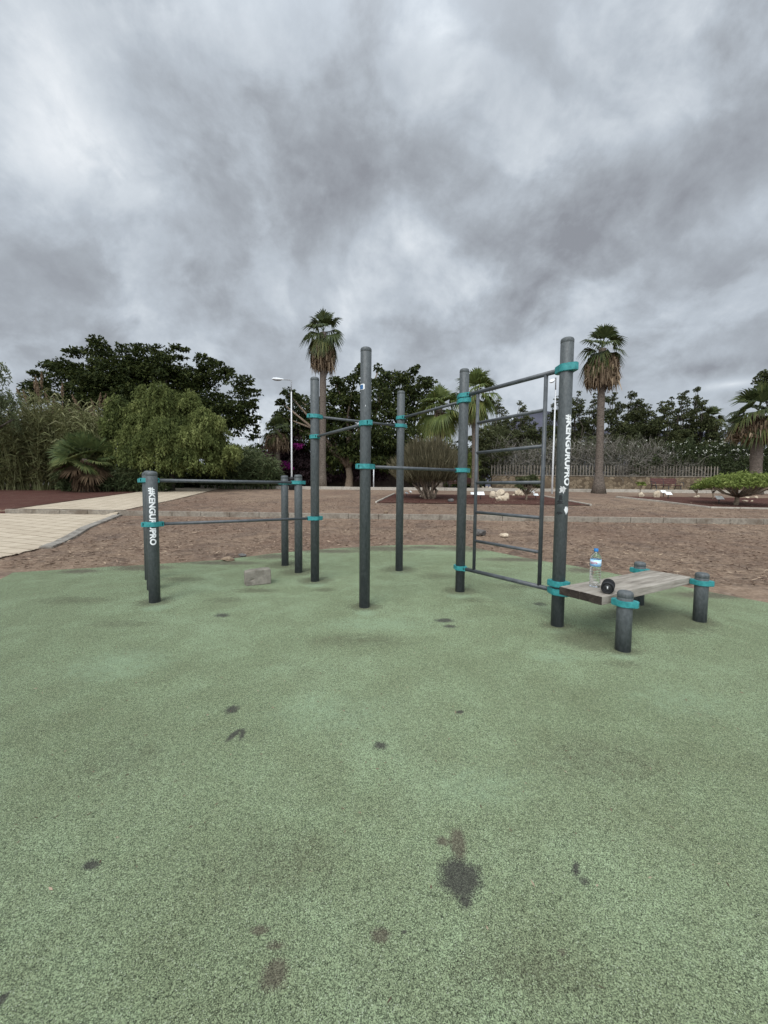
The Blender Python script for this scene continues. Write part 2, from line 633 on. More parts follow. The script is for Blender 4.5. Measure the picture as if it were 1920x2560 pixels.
L['hedge'] = leafmat('olive_grey_leaf', [(0.0, (0.035, 0.042, 0.022)), (0.6, (0.08, 0.09, 0.048)), (1.0, (0.155, 0.165, 0.1))], 0.2)
L['flower'] = leafmat('white_flower', [(0.0, (0.6, 0.6, 0.5)), (1.0, (0.8, 0.8, 0.74))], 0.2)
L['row'] = leafmat('tree_row_leaf', [(0.0, (0.024, 0.032, 0.013)), (0.6, (0.055, 0.064, 0.026)), (1.0, (0.12, 0.128, 0.056))], 0.2)
L['rowpale'] = leafmat('olive_tree_leaf', [(0.0, (0.04, 0.05, 0.022)), (0.6, (0.08, 0.09, 0.04)), (1.0, (0.16, 0.165, 0.085))], 0.25)
L['bright'] = leafmat('bright_shrub_leaf', [(0.0, (0.08, 0.11, 0.026)), (0.5, (0.17, 0.215, 0.055)), (1.0, (0.3, 0.35, 0.11))], 0.3)
L['purple'] = leafmat('purple_bract', [(0.0, (0.10, 0.012, 0.075)), (1.0, (0.32, 0.03, 0.22))], 0.3)
L['mauve'] = leafmat('dull_mauve_leaf', [(0.0, (0.03, 0.02, 0.022)), (1.0, (0.085, 0.055, 0.06))], 0.2)
L['litter'] = leafmat('dry_litter', [(0.0, (0.05, 0.03, 0.022)), (0.5, (0.19, 0.13, 0.095)), (1.0, (0.45, 0.35, 0.25))], 0.05, 0.9, 0.1)

# ------------------------------------------------------------------ ground
def ground():
    xs = sorted(set([-2500, -900, -350, -150, -90] + [x for x in range(-60, 61)] + [90, 150, 350, 900, 2500]))
    ss = [-400, -100, -30, -12] + [-6 + 0.5 * k for k in range(0, 30)]
    ss = [s for s in ss if s < 8.6] + [8.6 + (KS - 8.6) * k / 10 for k in range(11)]
    rows = [(s, terr(min(s, KS - 1e-6))) for s in ss]
    s = KS
    while s < 40:
        rows.append((s, terr(s)))
        s += 0.6
    rows += [(x, terr(x)) for x in (42, 46, 55, 80, 150, 400, 1200, 4000)]
    bm = bmesh.new()
    grid = []
    for s, z in rows:
        line = []
        for x in xs:
            dz = 0.0
            if 8.8 < s < 40 and abs(s - KS) > 0.3 and abs(x) < 60:
                dz = mnoise.noise((x * 0.5, s * 0.5, 3)) * 0.02
            k = max(-1, min(1, x / 60.0)) * 60
            line.append(bm.verts.new((x, s - SKEW * k, z - 0.012 + dz - 0.0 * k)))
        grid.append(line)
    for a, b in zip(grid, grid[1:]):
        for i in range(len(xs) - 1):
            bm.faces.new((a[i], a[i + 1], b[i + 1], b[i]))
    structure('ground', bm, M['ground'], smooth=True)


def ruled(name, A, B, mat, off=0.012, rows=24, cols=8, wob=0.0, seed=0):
    """a sheet laid on the ground between two polylines"""
    def samp(P, t):
        t = t * (len(P) - 1)
        i = min(int(t), len(P) - 2)
        return Vector(P[i]).lerp(Vector(P[i + 1]), t - i)
    bm = bmesh.new()
    g = []
    for i in range(rows + 1):
        a, b = samp(A, i / rows), samp(B, i / rows)
        line = []
        for j in range(cols + 1):
            p = a.lerp(b, j / cols)
            x, y = p.x, p.y
            if wob and j in (0, cols):
                x += wob * mnoise.noise((i * 0.8, j * 3.1, seed))
                y += wob * mnoise.noise((i * 0.8, j * 3.1, seed + 9))
            line.append(bm.verts.new((x, y, gz(x, y) + off)))
        g.append(line)
    for a, b in zip(g, g[1:]):
        for j in range(cols):
            bm.faces.new((a[j], a[j + 1], b[j + 1], b[j]))
    return structure(name, bm, mat, smooth=True)


def kerb_line(name, P, width, height, mat, stone=1.0, sink=0.2, seed=1, gap=0.012):
    """a row of kerb stones following a polyline on the ground"""
    rnd = random.Random(seed)
    bm = bmesh.new()
    for a, b in zip(P, P[1:]):
        a, b = Vector(a), Vector(b)
        d = (b - a)
        d.z = 0
        n = max(1, round(d.length / stone))
        u = d.normalized()
        ang = math.atan2(u.y, u.x)
        for k in range(n):
            l = d.length / n
            c = a + u * (l * (k + 0.5))
            z0 = gz(c.x, c.y + 0.15)
            za = gz(*(c - u * l / 2).xy)
            zb = gz(*(c + u * l / 2).xy)
            sl = math.atan2(zb - za, l)
            if abs(sl) > 0.12:
                sl = 0
            rot = rotz(ang + rnd.uniform(-.006, .006)) @ Matrix.Rotation(-sl, 3, 'Y')
            h = height + sink
            box(bm, (c.x, c.y, z0 + height - h / 2 + rnd.uniform(-.006, .006)), (l - gap, width, h), rot, 0.012)
    return structure(name, bm, mat)


ground()

# the rubber pad
EDGE = [(33, 1431), (200, 1421), (355, 1412), (553, 1400), (680, 1384), (830, 1371), (960, 1364), (1060, 1362), (1165, 1365), (1300, 1392),
        (1458, 1419), (1620, 1449), (1782, 1481), (1920, 1507)]


def pad():
    P = [on_z(*e) for e in EDGE]
    P = [Vector((-8.0, 3.2, 0)), on_z(0, 1449)] + P + [Vector((7.2, -0.6, 0)), Vector((7.2, -4, 0)), Vector((-8, -4, 0))]
    Q = []
    for a, b in zip(P, P[1:] + P[:1]):
        n = max(1, int((b - a).length / 0.12))
        for k in range(n):
            q = a.lerp(b, k / n)
            q.x += 0.025 * mnoise.noise((q.x * 3, q.y * 3, 1.0)) + 0.012 * mnoise.noise((q.x * 11, q.y * 11, 1.0))
            q.y += 0.035 * mnoise.noise((q.x * 3, q.y * 3, 5.0)) + 0.02 * mnoise.noise((q.x * 11, q.y * 11, 5.0))
            Q.append(q)
    BLK, BRN, DIRT_SHADE, PAL = 0, 1, 2, 3
    raw = [  # px, py, half width px, half height px, angle, colour, strength
        (1150, 2195, 52, 50, 0, BLK, 0.95), (1145, 2110, 20, 46, 0.1, BRN, 0.85), (1107, 2104, 17, 13, 0, BRN, 0.85),
        (1165, 2255, 20, 22, 0.5, BLK, 0.7),
        (228, 2163, 24, 11, 0.2, BLK, 0.85), (580, 1773, 17, 10, 0.2, BLK, 0.8), (583, 1838, 9, 16, 0.3, BLK, 0.85), (606, 1836, 8, 14, -0.2, BLK, 0.75),
        (950, 1864, 18, 11, 0.3, BLK, 0.7), (1150, 1780, 11, 4, -0.5, BLK, 0.9), (1440, 2175, 10, 22, 0.5, BLK, 0.75), (1460, 2200, 14, 12, 0.5, BLK, 0.6),
        (688, 2435, 34, 42, 0.1, BRN, 0.85), (690, 2365, 26, 14, 0, BRN, 0.6), (650, 2325, 22, 12, 0, BRN, 0.7), (952, 2338, 26, 20, 0, BRN, 0.7),
        (1112, 1551, 24, 5, -0.1, BLK, 0.85), (1125, 1566, 16, 4, 0, BLK, 0.7), (556, 1538, 20, 5, 0, BLK, 0.7), (1010, 2330, 8, 6, 0, BLK, 0.6),
        (1500, 1590, 90, 18, 0.1, DIRT_SHADE, 0.5), (1600, 1540, 100, 16, 0, DIRT_SHADE, 0.8), (1480, 1470, 60, 10, 0, DIRT_SHADE, 0.35),
        (1350, 1510, 18, 5, 0, BLK, 0.5), (180, 1500, 110, 9, 0, DIRT_SHADE, 0.4), (450, 1448, 70, 6, 0, DIRT_SHADE, 0.5), (300, 1560, 90, 10, 0, DIRT_SHADE, 0.35),
        (755, 1432, 60, 6, 0, DIRT_SHADE, 0.5), (810, 1475, 30, 5, 0, DIRT_SHADE, 0.5), (560, 1500, 60, 8, 0, DIRT_SHADE, 0.4), (1190, 1500, 40, 8, 0, DIRT_SHADE, 0.4),
        (900, 1600, 160, 20, 0, DIRT_SHADE, 0.35), (300, 1900, 150, 60, 0, DIRT_SHADE, 0.25), (1500, 1900, 200, 60, 0, DIRT_SHADE, 0.3), (700, 2150, 200, 90, 0, DIRT_SHADE, 0.25), (1300, 2430, 220, 80, 0, DIRT_SHADE, 0.3),
        (915, 1532, 30, 9, 0, PAL, 0.6), (790, 1462, 30, 7, 0, PAL, 0.6), (1150, 1490, 34, 8, 0, PAL, 0.6), (392, 1520, 36, 8, 0, PAL, 0.6), (1000, 1432, 30, 5, 0, PAL, 0.5), (1400, 1580, 34, 8, 0, PAL, 0.4), (1562, 1640, 36, 8, 0, PAL, 0.4),
        (300, 1660, 140, 40, 0, PAL, 0.35), (950, 1560, 160, 20, 0, PAL, 0.35), (820, 1780, 200, 60, 0, PAL, 0.25), (1200, 1960, 160, 60, 0, PAL, 0.25), (1380, 1640, 70, 16, 0, PAL, 0.4), (1700, 1750, 160, 40, 0, PAL, 0.25),
        *[(ex_, ey_ + 7, 55 + 30 * (i_ % 3), 5 + 2 * (i_ % 2), 0, BRN, 0.6) for i_, (ex_, ey_) in enumerate(EDGE[1:-1])],
        *[(bx_, by_ - 4, 46, 10, 0, DIRT_SHADE, 0.8) for bx_, by_ in ((387, 1508), (787, 1455), (911, 1521), (997, 1428), (1150, 1481), (1392, 1568), (1556, 1631), (1748, 1556), (1595, 1514), (746, 1433), (713, 1415))],  # dirt and painted contact shade at each post base
        (1640, 1545, 120, 26, 0, DIRT_SHADE, 0.9), (1470, 1600, 80, 24, 0, DIRT_SHADE, 0.8),  # brown dirt below the bench, deepened to stand in for its shade
        (1100, 1440, 60, 8, 0, DIRT_SHADE, 0.4), (1290, 1465, 60, 8, 0, DIRT_SHADE, 0.35), (640, 1476, 60, 6, 0, DIRT_SHADE, 0.6), (1560, 1660, 60, 10, 0, DIRT_SHADE, 0.35),
        (5, 2500, 10, 14, 0, BLK, 0.9), (1405, 2380, 12, 10, 0, BRN, 0.5),
    ]
    pt = []
    extra = []
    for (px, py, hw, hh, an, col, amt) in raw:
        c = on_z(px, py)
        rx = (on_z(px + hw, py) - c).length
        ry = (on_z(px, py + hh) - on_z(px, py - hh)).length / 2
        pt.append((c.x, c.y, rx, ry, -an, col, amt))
        for a in np.linspace(-1.3, 1.3, 6):
            for b in np.linspace(-1.3, 1.3, 6):
                x, y = a * rx, b * ry
                extra.append((c.x + x * math.cos(an) + y * math.sin(an) + 1e-4 * random.random(), c.y - x * math.sin(an) + y * math.cos(an) + 1e-4 * random.random()))
    qx, qy = np.array([q.x for q in Q]), np.array([q.y for q in Q])

    def inside(X, Y):
        r = np.zeros(len(X), bool)
        x2, y2 = np.roll(qx, -1), np.roll(qy, -1)
        for a, b, c_, d in zip(qx, qy, x2, y2):
            if b != d:
                r ^= ((b > Y) != (d > Y)) & (X < (c_ - a) * (Y - b) / (d - b) + a)
        return r
    gx, gy = np.meshgrid(np.arange(-7.9, 7.2, 0.085), np.arange(0.3, 8.8, 0.085))
    E = np.concatenate([np.stack([gx.ravel(), gy.ravel()], 1) + RNG.uniform(-.01, .01, (gx.size, 2)), np.array(extra)])
    E = E[inside(E[:, 0], E[:, 1])]
    n = len(Q)
    from mathutils.geometry import delaunay_2d_cdt
    vs, _, fs, *_r = delaunay_2d_cdt([Vector((q.x, q.y)) for q in Q] + [Vector(e) for e in E], [(k, (k + 1) % n) for k in range(n)], [], 1, 1e-4)
    bm = bmesh.new()
    top = [bm.verts.new((v.x, v.y, 0)) for v in vs]
    for f in fs:
        try:
            bm.faces.new([top[k] for k in f])
        except ValueError:
            pass
    bmesh.ops.delete(bm, geom=[v for v in bm.verts if not v.link_faces], context='VERTS')
    ed = [e for e in bm.edges if len(e.link_faces) == 1]
    ex = bmesh.ops.extrude_edge_only(bm, edges=ed)
    for v in ex['geom']:
        if isinstance(v, bmesh.types.BMVert):
            v.co.z = -0.05
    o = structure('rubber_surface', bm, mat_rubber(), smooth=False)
    me = o.data
    co_ = np.empty(len(me.vertices) * 3, np.float32)
    me.vertices.foreach_get('co', co_)
    co_ = co_.reshape(-1, 3)
    W = np.zeros((len(co_), 4), np.float32)
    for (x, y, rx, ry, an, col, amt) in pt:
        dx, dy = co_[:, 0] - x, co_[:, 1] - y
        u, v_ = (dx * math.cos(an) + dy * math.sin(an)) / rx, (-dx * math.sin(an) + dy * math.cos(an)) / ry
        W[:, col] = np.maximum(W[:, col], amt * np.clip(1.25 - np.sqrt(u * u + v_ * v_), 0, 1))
    a = me.attributes.new('wear_and_shade', 'FLOAT_COLOR', 'POINT')
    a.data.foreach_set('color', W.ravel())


pad()

# kerbs, paths, planting beds
def sline(s, x):
    return Vector((x, s - SKEW * x, 0))


kerb_line('kerb', [sline(KS - 0.02, -13.25), sline(KS - 0.02, 30)], 0.17, 0.018, M['kerb'], 1.0, 0.35, 3)
kerb_line('far_kerb', [sline(26, -12.2), sline(26, 40)], 0.2, 0.17, M['edging'], 2.0, 0.3, 5)
ruled('far_path', [sline(26.15, x) for x in (-22, 0, 45)], [sline(29.3, x) for x in (-22, 0, 45)], M['paving'], 0.012, 30, 3)
ruled('path', [gp(x, y) for x, y in ((298, 1284), (215, 1318), (112, 1369), (20, 1392), (-90, 1415))],
      [Vector((-13.6, 13.9, 0)), Vector((-13.2, 11, 0)), Vector((-12.5, 8.5, 0)), Vector((-11, 6.5, 0)), Vector((-10, 5, 0))], M['paving'], 0.014, 30, 10, 0.1)
ruled('upper_path', [Vector((-9.15, 14.0, 0)), Vector((-9.5, 18, 0)), Vector((-10.1, 22, 0)), Vector((-10.8, 26.8, 0))],
      [Vector((-13.1, 14.25, 0)), Vector((-13.5, 18, 0)), Vector((-13.8, 22, 0)), Vector((-14.3, 27.2, 0))], M['paving'], 0.016, 24, 8, 0.05)
kerb_line('path_edging', [gp(299, 1285), gp(215, 1320), gp(114, 1371)], 0.22, 0.03, M['kerbdark'], 0.6, 0.1, 8)
ruled('mulch_strip', [Vector((-13.3, 13.5, 0)), Vector((-13.3, 14.3, 0)), Vector((-13.7, 18, 0)), Vector((-13.95, 22, 0)), Vector((-14.4, 28, 0))],
      [Vector((-40, 13, 0)), Vector((-40, 15, 0)), Vector((-40, 20, 0)), Vector((-40, 25, 0)), Vector((-40, 32, 0))], M['bed'], 0.008, 20, 10)
B0, B1, B2, B3 = gp(940, 1257), gp(1478, 1264), gp(1352, 1240), gp(986, 1235)
ruled('planting_bed', [B0, B1], [B3, B2], M['bed'], 0.014, 30, 8, 0.08, 2)
kerb_line('bed_edging', [B0, B3], 0.09, 0.05, M['edging'], 1.2, 0.1, 11)
kerb_line('bed_edging', [B2, B1], 0.09, 0.05, M['edging'], 1.2, 0.1, 12)
C0, C1, C2, C3, C4 = gp(1540, 1243), gp(1655, 1255), gp(1775, 1270), gp(1925, 1273), gp(2150, 1280)
ruled('planting_bed', [C0, C1, C2, C3, C4], [gp(1590, 1242), gp(1700, 1243), gp(1800, 1244.5), gp(1925, 1246), gp(2150, 1249)], M['bed'], 0.014, 40, 8, 0.06, 4)
kerb_line('bed_edging', [C0, C1, C2, C3], 0.09, 0.05, M['edging'], 1.2, 0.1, 13)


def litter():
    n = 80000
    px = RNG.uniform(-60, 1980, n)
    s = np.concatenate([RNG.uniform(5.4, KS - 0.15, int(n * 0.66)), RNG.uniform(KS + 0.2, 19, n - int(n * 0.66))])
    x = (px - 960) / 1000 * s
    y = s - SKEW * x
    # keep off the pad and the path
    P = [on_z(*e) for e in EDGE]
    ex = np.array([p.x for p in P])
    ey = np.array([p.y for p in P])
    lim = np.interp(x, ex, ey) + np.abs(RNG.normal(0, 0.12, n)) - 0.07
    pathx = np.interp(y, [5, 6.6, 7.5, 10, 13.8, 14, 18, 22, 27], [-6.2, -6.4, -6.5, -7.6, -9.3, -9.3, -9.7, -10.3, -11])
    ok = (y > lim) & (x > pathx + np.abs(RNG.normal(0, .15, n)) - 0.1)
    x, y, s = x[ok], y[ok], s[ok]
    n = len(x)
    z = np.array([terr(v) for v in s]) + 0.004 + RNG.uniform(0, 0.02, n)
    a = RNG.uniform(0, math.pi, n)
    D = np.stack([np.cos(a), np.sin(a), RNG.normal(0, 0.12, n)], 1)
    m = 420
    qx_ = RNG.uniform(30, 1900, m)
    qy_ = 1420 + np.abs(RNG.normal(0, 330, m))
    PP = np.array([on_z(a_, b_, 0.003) for a_, b_ in zip(qx_, qy_)])
    PP = PP[(PP[:, 1] > 0.6) & (PP[:, 1] < np.interp(PP[:, 0], ex, ey))]
    x, y, z = np.concatenate([x, PP[:, 0]]), np.concatenate([y, PP[:, 1]]), np.concatenate([z, PP[:, 2]])
    n0, n = n, len(x)
    a = RNG.uniform(0, math.pi, n)
    D = np.stack([np.cos(a), np.sin(a), RNG.normal(0, 0.12, n)], 1)
    Dn = unit(D)
    Cn = np.stack([x, y, z], 1)
    ln = RNG.gamma(2.2, 0.026, n).clip(0.02, 0.2)
    ln[n0:] = RNG.uniform(0.006, 0.026, n - n0)
    side = unit(np.cross(Dn, np.array([0, 0, 1.0]) + RNG.normal(0, 0.35, (n, 3))))
    w = (ln * RNG.uniform(0.06, 0.3, n)).clip(0.005, 0.022)[:, None]
    V = np.stack([Cn - Dn * ln[:, None] / 2, Cn + side * w / 2, Cn + Dn * ln[:, None] / 2, Cn - side * w / 2], 1)
    o = quads('dry_litter', V, RNG.beta(1.6, 2.0, n), L['litter'])
    tag(o, kind='stuff', label='dry straw and bark chips strewn over the brown ground', cat='ground litter')


litter()

# ------------------------------------------------------------------ gym
PR = 0.055


def post_mesh(c, h):
    bm = bmesh.new()
    r = PR
    lathe(bm, (c.x, c.y, 0), [(0, -0.04), (r, -0.04), (r, h - 0.052), (r - 0.0016, h - 0.049), (r - 0.0016, h - 0.046), (r + 0.0006, h - 0.043),
                              (r + 0.0006, h - 0.02), (r * 0.93, h - 0.009), (r * 0.75, h - 0.002), (r * 0.4, h), (0, h + 0.001)], 40)
    return bm


def add_post(parent, px, py, h, label=None):
    """px, py: where the middle of the post meets the pad in the photograph"""
    p = on_z(px, py)
    away = Vector((p.x, p.y, 0)).normalized()
    p = p + away * PR
    o = bmlink('post', post_mesh(p, h), M['post'], parent, Vector((p.x, p.y, 0)))
    if label:
        o['label'] = label
    return o, Vector((p.x, p.y, 0))


def clamp(post, c, z, d, h=0.051, pockets=False, ear=0.102):
    """a cast collar round the post with two ears along d, each ear with bolt pockets"""
    u = Vector((d.x, d.y, 0)).normalized()
    v = Vector((-u.y, u.x, 0))
    rr, ew = PR + 0.013, 0.021
    pts = []
    # tangent angle from ear end to the collar
    a0 = R(52)
    for sgn in (1, -1):
        pts.append((sgn * ear, -sgn * ew))
        pts.append((sgn * (ear + 0.004), 0))
        pts.append((sgn * ear, sgn * ew))
        mid = (sgn * (ear * 0.55 + rr * math.cos(a0) * 0.45), sgn * (ew * 0.5 + rr * math.sin(a0) * 0.5))
        pts.append(mid)
        for k in range(15):
            t = a0 + (math.pi - 2 * a0) * k / 14
            pts.append((sgn * rr * math.cos(t), sgn * rr * math.sin(t)))
        t = math.pi - a0
        pts.append((sgn * -(ear * 0.55 + rr * math.cos(a0) * 0.45), sgn * (ew * 0.5 + rr * math.sin(a0) * 0.5)))
    bm = bmesh.new()
    lo = [bm.verts.new((c.x + u.x * a + v.x * b, c.y + u.y * a + v.y * b, z - h / 2)) for a, b in pts]
    hi = [bm.verts.new((q.co.x, q.co.y, z + h / 2)) for q in lo]
    n = len(pts)
    sides = [bm.faces.new((lo[i], lo[(i + 1) % n], hi[(i + 1) % n], hi[i])) for i in range(n)]
    bm.faces.new(lo[::-1])
    top = bm.faces.new(hi)
    bmesh.ops.recalc_face_normals(bm, faces=bm.faces[:])
    near = lambda q: (c.x + u.x * q[0] + v.x * q[1]) * -c.x + (c.y + u.y * q[0] + v.y * q[1]) * -c.y > -c.x * c.x - c.y * c.y
    pk = []
    for i in range(n if pockets else 0):
        p_, q_ = pts[i], pts[(i + 1) % n]
        a, b = (p_, q_) if abs(p_[0]) > abs(q_[0]) else (q_, p_)
        if abs(a[0]) > ear - 0.005 and abs(a[1]) > 0.015 and abs(b[0]) < ear - 0.005 and near((b[0] * 0, b[1])):
            pk.append(sides[i])
    if pk:
        bmesh.ops.inset_individual(bm, faces=pk, thickness=0.0135, depth=0)
        bmesh.ops.inset_individual(bm, faces=pk, thickness=0.003, depth=-0.02)
    for f in pk:
        f.material_index = 1  # pocket floors coloured black to paint in their shade
    es = [e for e in bm.edges if len(e.link_faces) == 2 and abs(abs(e.verts[0].co.z - z) - h / 2) < 1e-5 and abs(abs(e.verts[1].co.z - z) - h / 2) < 1e-5
          and (e.verts[0].co.z - z) * (e.verts[1].co.z - z) > 0]
    bmesh.ops.bevel(bm, geom=es, offset=0.004, segments=2, affect='EDGES')
    o = bmlink('clamp', bm, [M['teal'], M['black']], post, Vector((c.x, c.y, z)))
    o.data.set_sharp_from_angle(angle=R(28))
    return o


def bar(parent, a, b, za, zb, r=0.0168, name='bar', trim=0.08, mat=None):
    u = Vector((b.x - a.x, b.y - a.y, 0)).normalized()
    p, q = Vector((a.x, a.y, za)) + u * trim, Vector((b.x, b.y, zb)) - u * trim
    bm = bmesh.new()
    tube(bm, [p, q], r, 20)
    return bmlink(name, bm, mat or M['bar'], parent, p)


def text_mesh(s, size, weight=0.0):
    cu = bpy.data.curves.new('t', 'FONT')
    cu.body = s
    cu.size = 1.0
    cu.offset = weight
    cu.resolution_u = 4
    o = bpy.data.objects.new('t', cu)
    me = bpy.data.meshes.new_from_object(o)
    bpy.data.objects.remove(o)
    bpy.data.curves.remove(cu)
    bm = bmesh.new()
    bm.from_mesh(me)
    bpy.data.meshes.remove(me)
    xs = [v.co.x for v in bm.verts]
    ys = [v.co.y for v in bm.verts]
    x0, x1, y0, y1 = min(xs), max(xs), min(ys), max(ys)
    return bm, x0, x1, y0, y1


def wrap_text(parent, c, s, ztop, zbot, height, phi0, r, vertical=True, mat=None, name='lettering', weight=0.03, d=None):
    """lettering bent round a post; phi0 turns it to the right of the direction d"""
    bm, x0, x1, y0, y1 = text_mesh(s, 1, weight)
    n = 9
    for k in range(1, n):
        if vertical:
            co, no = (0, y0 + (y1 - y0) * k / n, 0), (0, 1, 0)
        else:
            co, no = (x0 + (x1 - x0) * k / n, 0, 0), (1, 0, 0)
        bmesh.ops.bisect_plane(bm, geom=bm.verts[:] + bm.edges[:] + bm.faces[:], plane_co=co, plane_no=no)
    d = d or Vector((-c.x, -c.y, 0)).normalized()
    rt = Vector((-d.y, d.x, 0))
    for v in bm.verts:
        a, b = (v.co.x - x0) / (x1 - x0), (v.co.y - y0) / (y1 - y0)
        if vertical:
            z = ztop + (zbot - ztop) * a
            ph = phi0 + (b - 0.5) * height / r
        else:
            z = zbot + (ztop - zbot) * b
            ph = phi0 + (a - 0.5) * height / r
        q = c + (d * math.cos(ph) + rt * math.sin(ph)) * (r + 0.0012)
        v.co = (q.x, q.y, z)
    return bmlink(name, bm, mat or M['white_film'], parent, Vector((c.x, c.y, (ztop + zbot) / 2)), smooth=False)


def patch(parent, c, z, phi, w, h, mat, name, seed, off=0.0014, ragged=0.35, rect=False):
    """a thin sticker or scuff on the side of a post"""
    d = Vector((-c.x, -c.y, 0)).normalized()
    rt = Vector((-d.y, d.x, 0))
    bm = bmesh.new()
    n = 28
    rings = []
    for j in range(5):
        f = j / 4
        line = []
        for k in range(n):
            t = 2 * math.pi * k / n
            if rect:
                q = 1 / max(abs(math.cos(t)), abs(math.sin(t)))
                q = min(q, 1.25)
                rr = q
            else:
                rr = 1 + ragged * mnoise.noise((math.cos(t) * 2.2, math.sin(t) * 2.2, seed)) * 2
            ph = phi + f * rr * math.cos(t) * w / 2 / PR
            q = c + (d * math.cos(ph) + rt * math.sin(ph)) * (PR + off)
            line.append(bm.verts.new((q.x, q.y, z + f * rr * math.sin(t) * h / 2)))
            if f == 0:
                break
        rings.append(line)
    for k in range(n):
        bm.faces.new((rings[0][0], rings[1][k], rings[1][(k + 1) % n]))
    for a, b in zip(rings[1:], rings[2:]):
        for k in range(n):
            bm.faces.new((a[k], b[k], b[(k + 1) % n], a[(k + 1) % n]))
    return bmlink(name, bm, mat, parent, Vector((c.x, c.y, z)), smooth=False)


gym = thing('workout_station', on_z(911, 1520), 'grey steel calisthenics station with teal clamps, pull-up bars, wall ladder and wooden bench', 'workout station')
pA, A = add_post(gym, 387, 1508, 1.375, 'short front post with white lettering and a low bar')
p2, P2 = add_post(gym, 787.5, 1455, 2.62)
pM, PM = add_post(gym, 911, 1521, 2.615, 'tall middle post with a small blue and white sticker')
p4, P4 = add_post(gym, 997.5, 1428, 2.63)
p5, P5 = add_post(gym, 1149.5, 1481, 2.61)
p6, P6 = add_post(gym, 1392.5, 1568, 2.54, 'tall right post with white lettering and torn sticker remains')
pF, PF = add_post(gym, 1556.5, 1631, 0.462)
pG, PG = add_post(gym, 1748.5, 1556, 0.462)
pH, PH = add_post(gym, 1595, 1513.5, 0.462)

DU = lambda a, b: (b - a)
for (pa, a, pb, b, z, ka, kb) in ((pA, A, p2, P2, 0.825, 1, 0), (p2, P2, p4, P4, 2.128, 1, 0), (p4, P4, p5, P5, 2.242, 1, 0), (pM, PM, p5, P5, 1.44, 1, 0), (p2, P2, pM, PM, 1.868, 1, 1)):
    clamp(pa, a, z, DU(a, b), pockets=ka)
    clamp(pb, b, z, DU(a, b), pockets=kb)
    bar(gym, a, b, z, z)
clamp(p5, P5, 2.3, DU(P5, P6), pockets=True)
clamp(p6, P6, 2.28, DU(P5, P6), 0.066)
clamp(p5, P5, 0.285, DU(P5, P6), pockets=True)
clamp(p6, P6, 0.312, DU(P5, P6), 0.056)
lad = bar(gym, P5, P6, 2.3, 2.28, 0.021, 'ladder')
bar(lad, P5, P6, 0.285, 0.312, 0.021, 'bottom_rail')
TL, TR = 0.175, 0.845
la, lb = P5.lerp(P6, TL), P5.lerp(P6, TR)
for q in (la, lb):
    bm = bmesh.new()
    tube(bm, [(q.x, q.y, 0.305), (q.x, q.y, 2.275)], 0.0185, 20)
    bmlink('side_rail', bm, M['bar'], lad, Vector((q.x, q.y, 0.305)))
for z in (0.637, 0.962, 1.292, 1.628, 1.958):
    bar(lad, la, lb, z, z, 0.0165, 'rung', 0.012)

# wooden bench board between four posts
ax = (PH - P6)
AXA = math.atan2(ax.y, ax.x)
au = Vector((math.cos(AXA), math.sin(AXA), 0))
av = Vector((au.y, -au.x, 0))
M['wood'] = mat_wood('weathered_board', [(0.25, (0.1, 0.086, 0.07)), (0.42, (0.235, 0.208, 0.172)), (0.58, (0.345, 0.312, 0.265)), (0.78, (0.46, 0.425, 0.37))], AXA)
M['woodend'] = mat_wood('board_end_grain', [(0.3, (0.02, 0.0155, 0.0125)), (0.55, (0.046, 0.036, 0.029)), (0.75, (0.085, 0.07, 0.058))], AXA, True)
TOPZ = 0.405
perp = (PF - P6).dot(av)
off0 = (perp - 0.37) / 2 + 0.012
bench = bpy.data.objects.new('bench_board', None)
COL.objects.link(bench)
bench.parent = gym
bench.location = (P6 + au * 0.6 + av * perp / 2) - WLOC[gym.name]
WLOC[bench.name] = P6 + au * 0.6 + av * perp / 2
rb = random.Random(4)
for k in range(4):
    wv = 0.37 / 4
    c0 = P6 + av * (off0 + wv * (k + 0.5))
    l0, l1 = -0.172 + rb.uniform(-.0004, .0004), 1.30 + rb.uniform(-.004, .004)
    c = c0 + au * ((l0 + l1) / 2)
    bm = bmesh.new()
    box(bm, (c.x, c.y, TOPZ - 0.033 + rb.uniform(-.0015, .0015)), (l1 - l0, wv - 0.0006, 0.066), rotz(AXA), 0.0035)
    bmesh.ops.recalc_face_normals(bm, faces=bm.faces[:])
    bm.normal_update()
    for f in bm.faces:
        if abs(f.normal.dot(au)) > 0.25:
            f.material_index = 1
    bmlink('plank', bm, [M['wood'], M['woodend']], bench, Vector((c.x, c.y, TOPZ)), smooth=False)
CZ = 0.368
EAR = Vector((-0.75, 0.66, 0))
clamp(p6, P6, 0.384, EAR, 0.053, ear=0.094)
clamp(pF, PF, CZ, EAR, 0.047, ear=0.09)
clamp(pG, PG, CZ, EAR, 0.047, ear=0.09)
clamp(pH, PH, CZ, EAR, 0.047, ear=0.09)

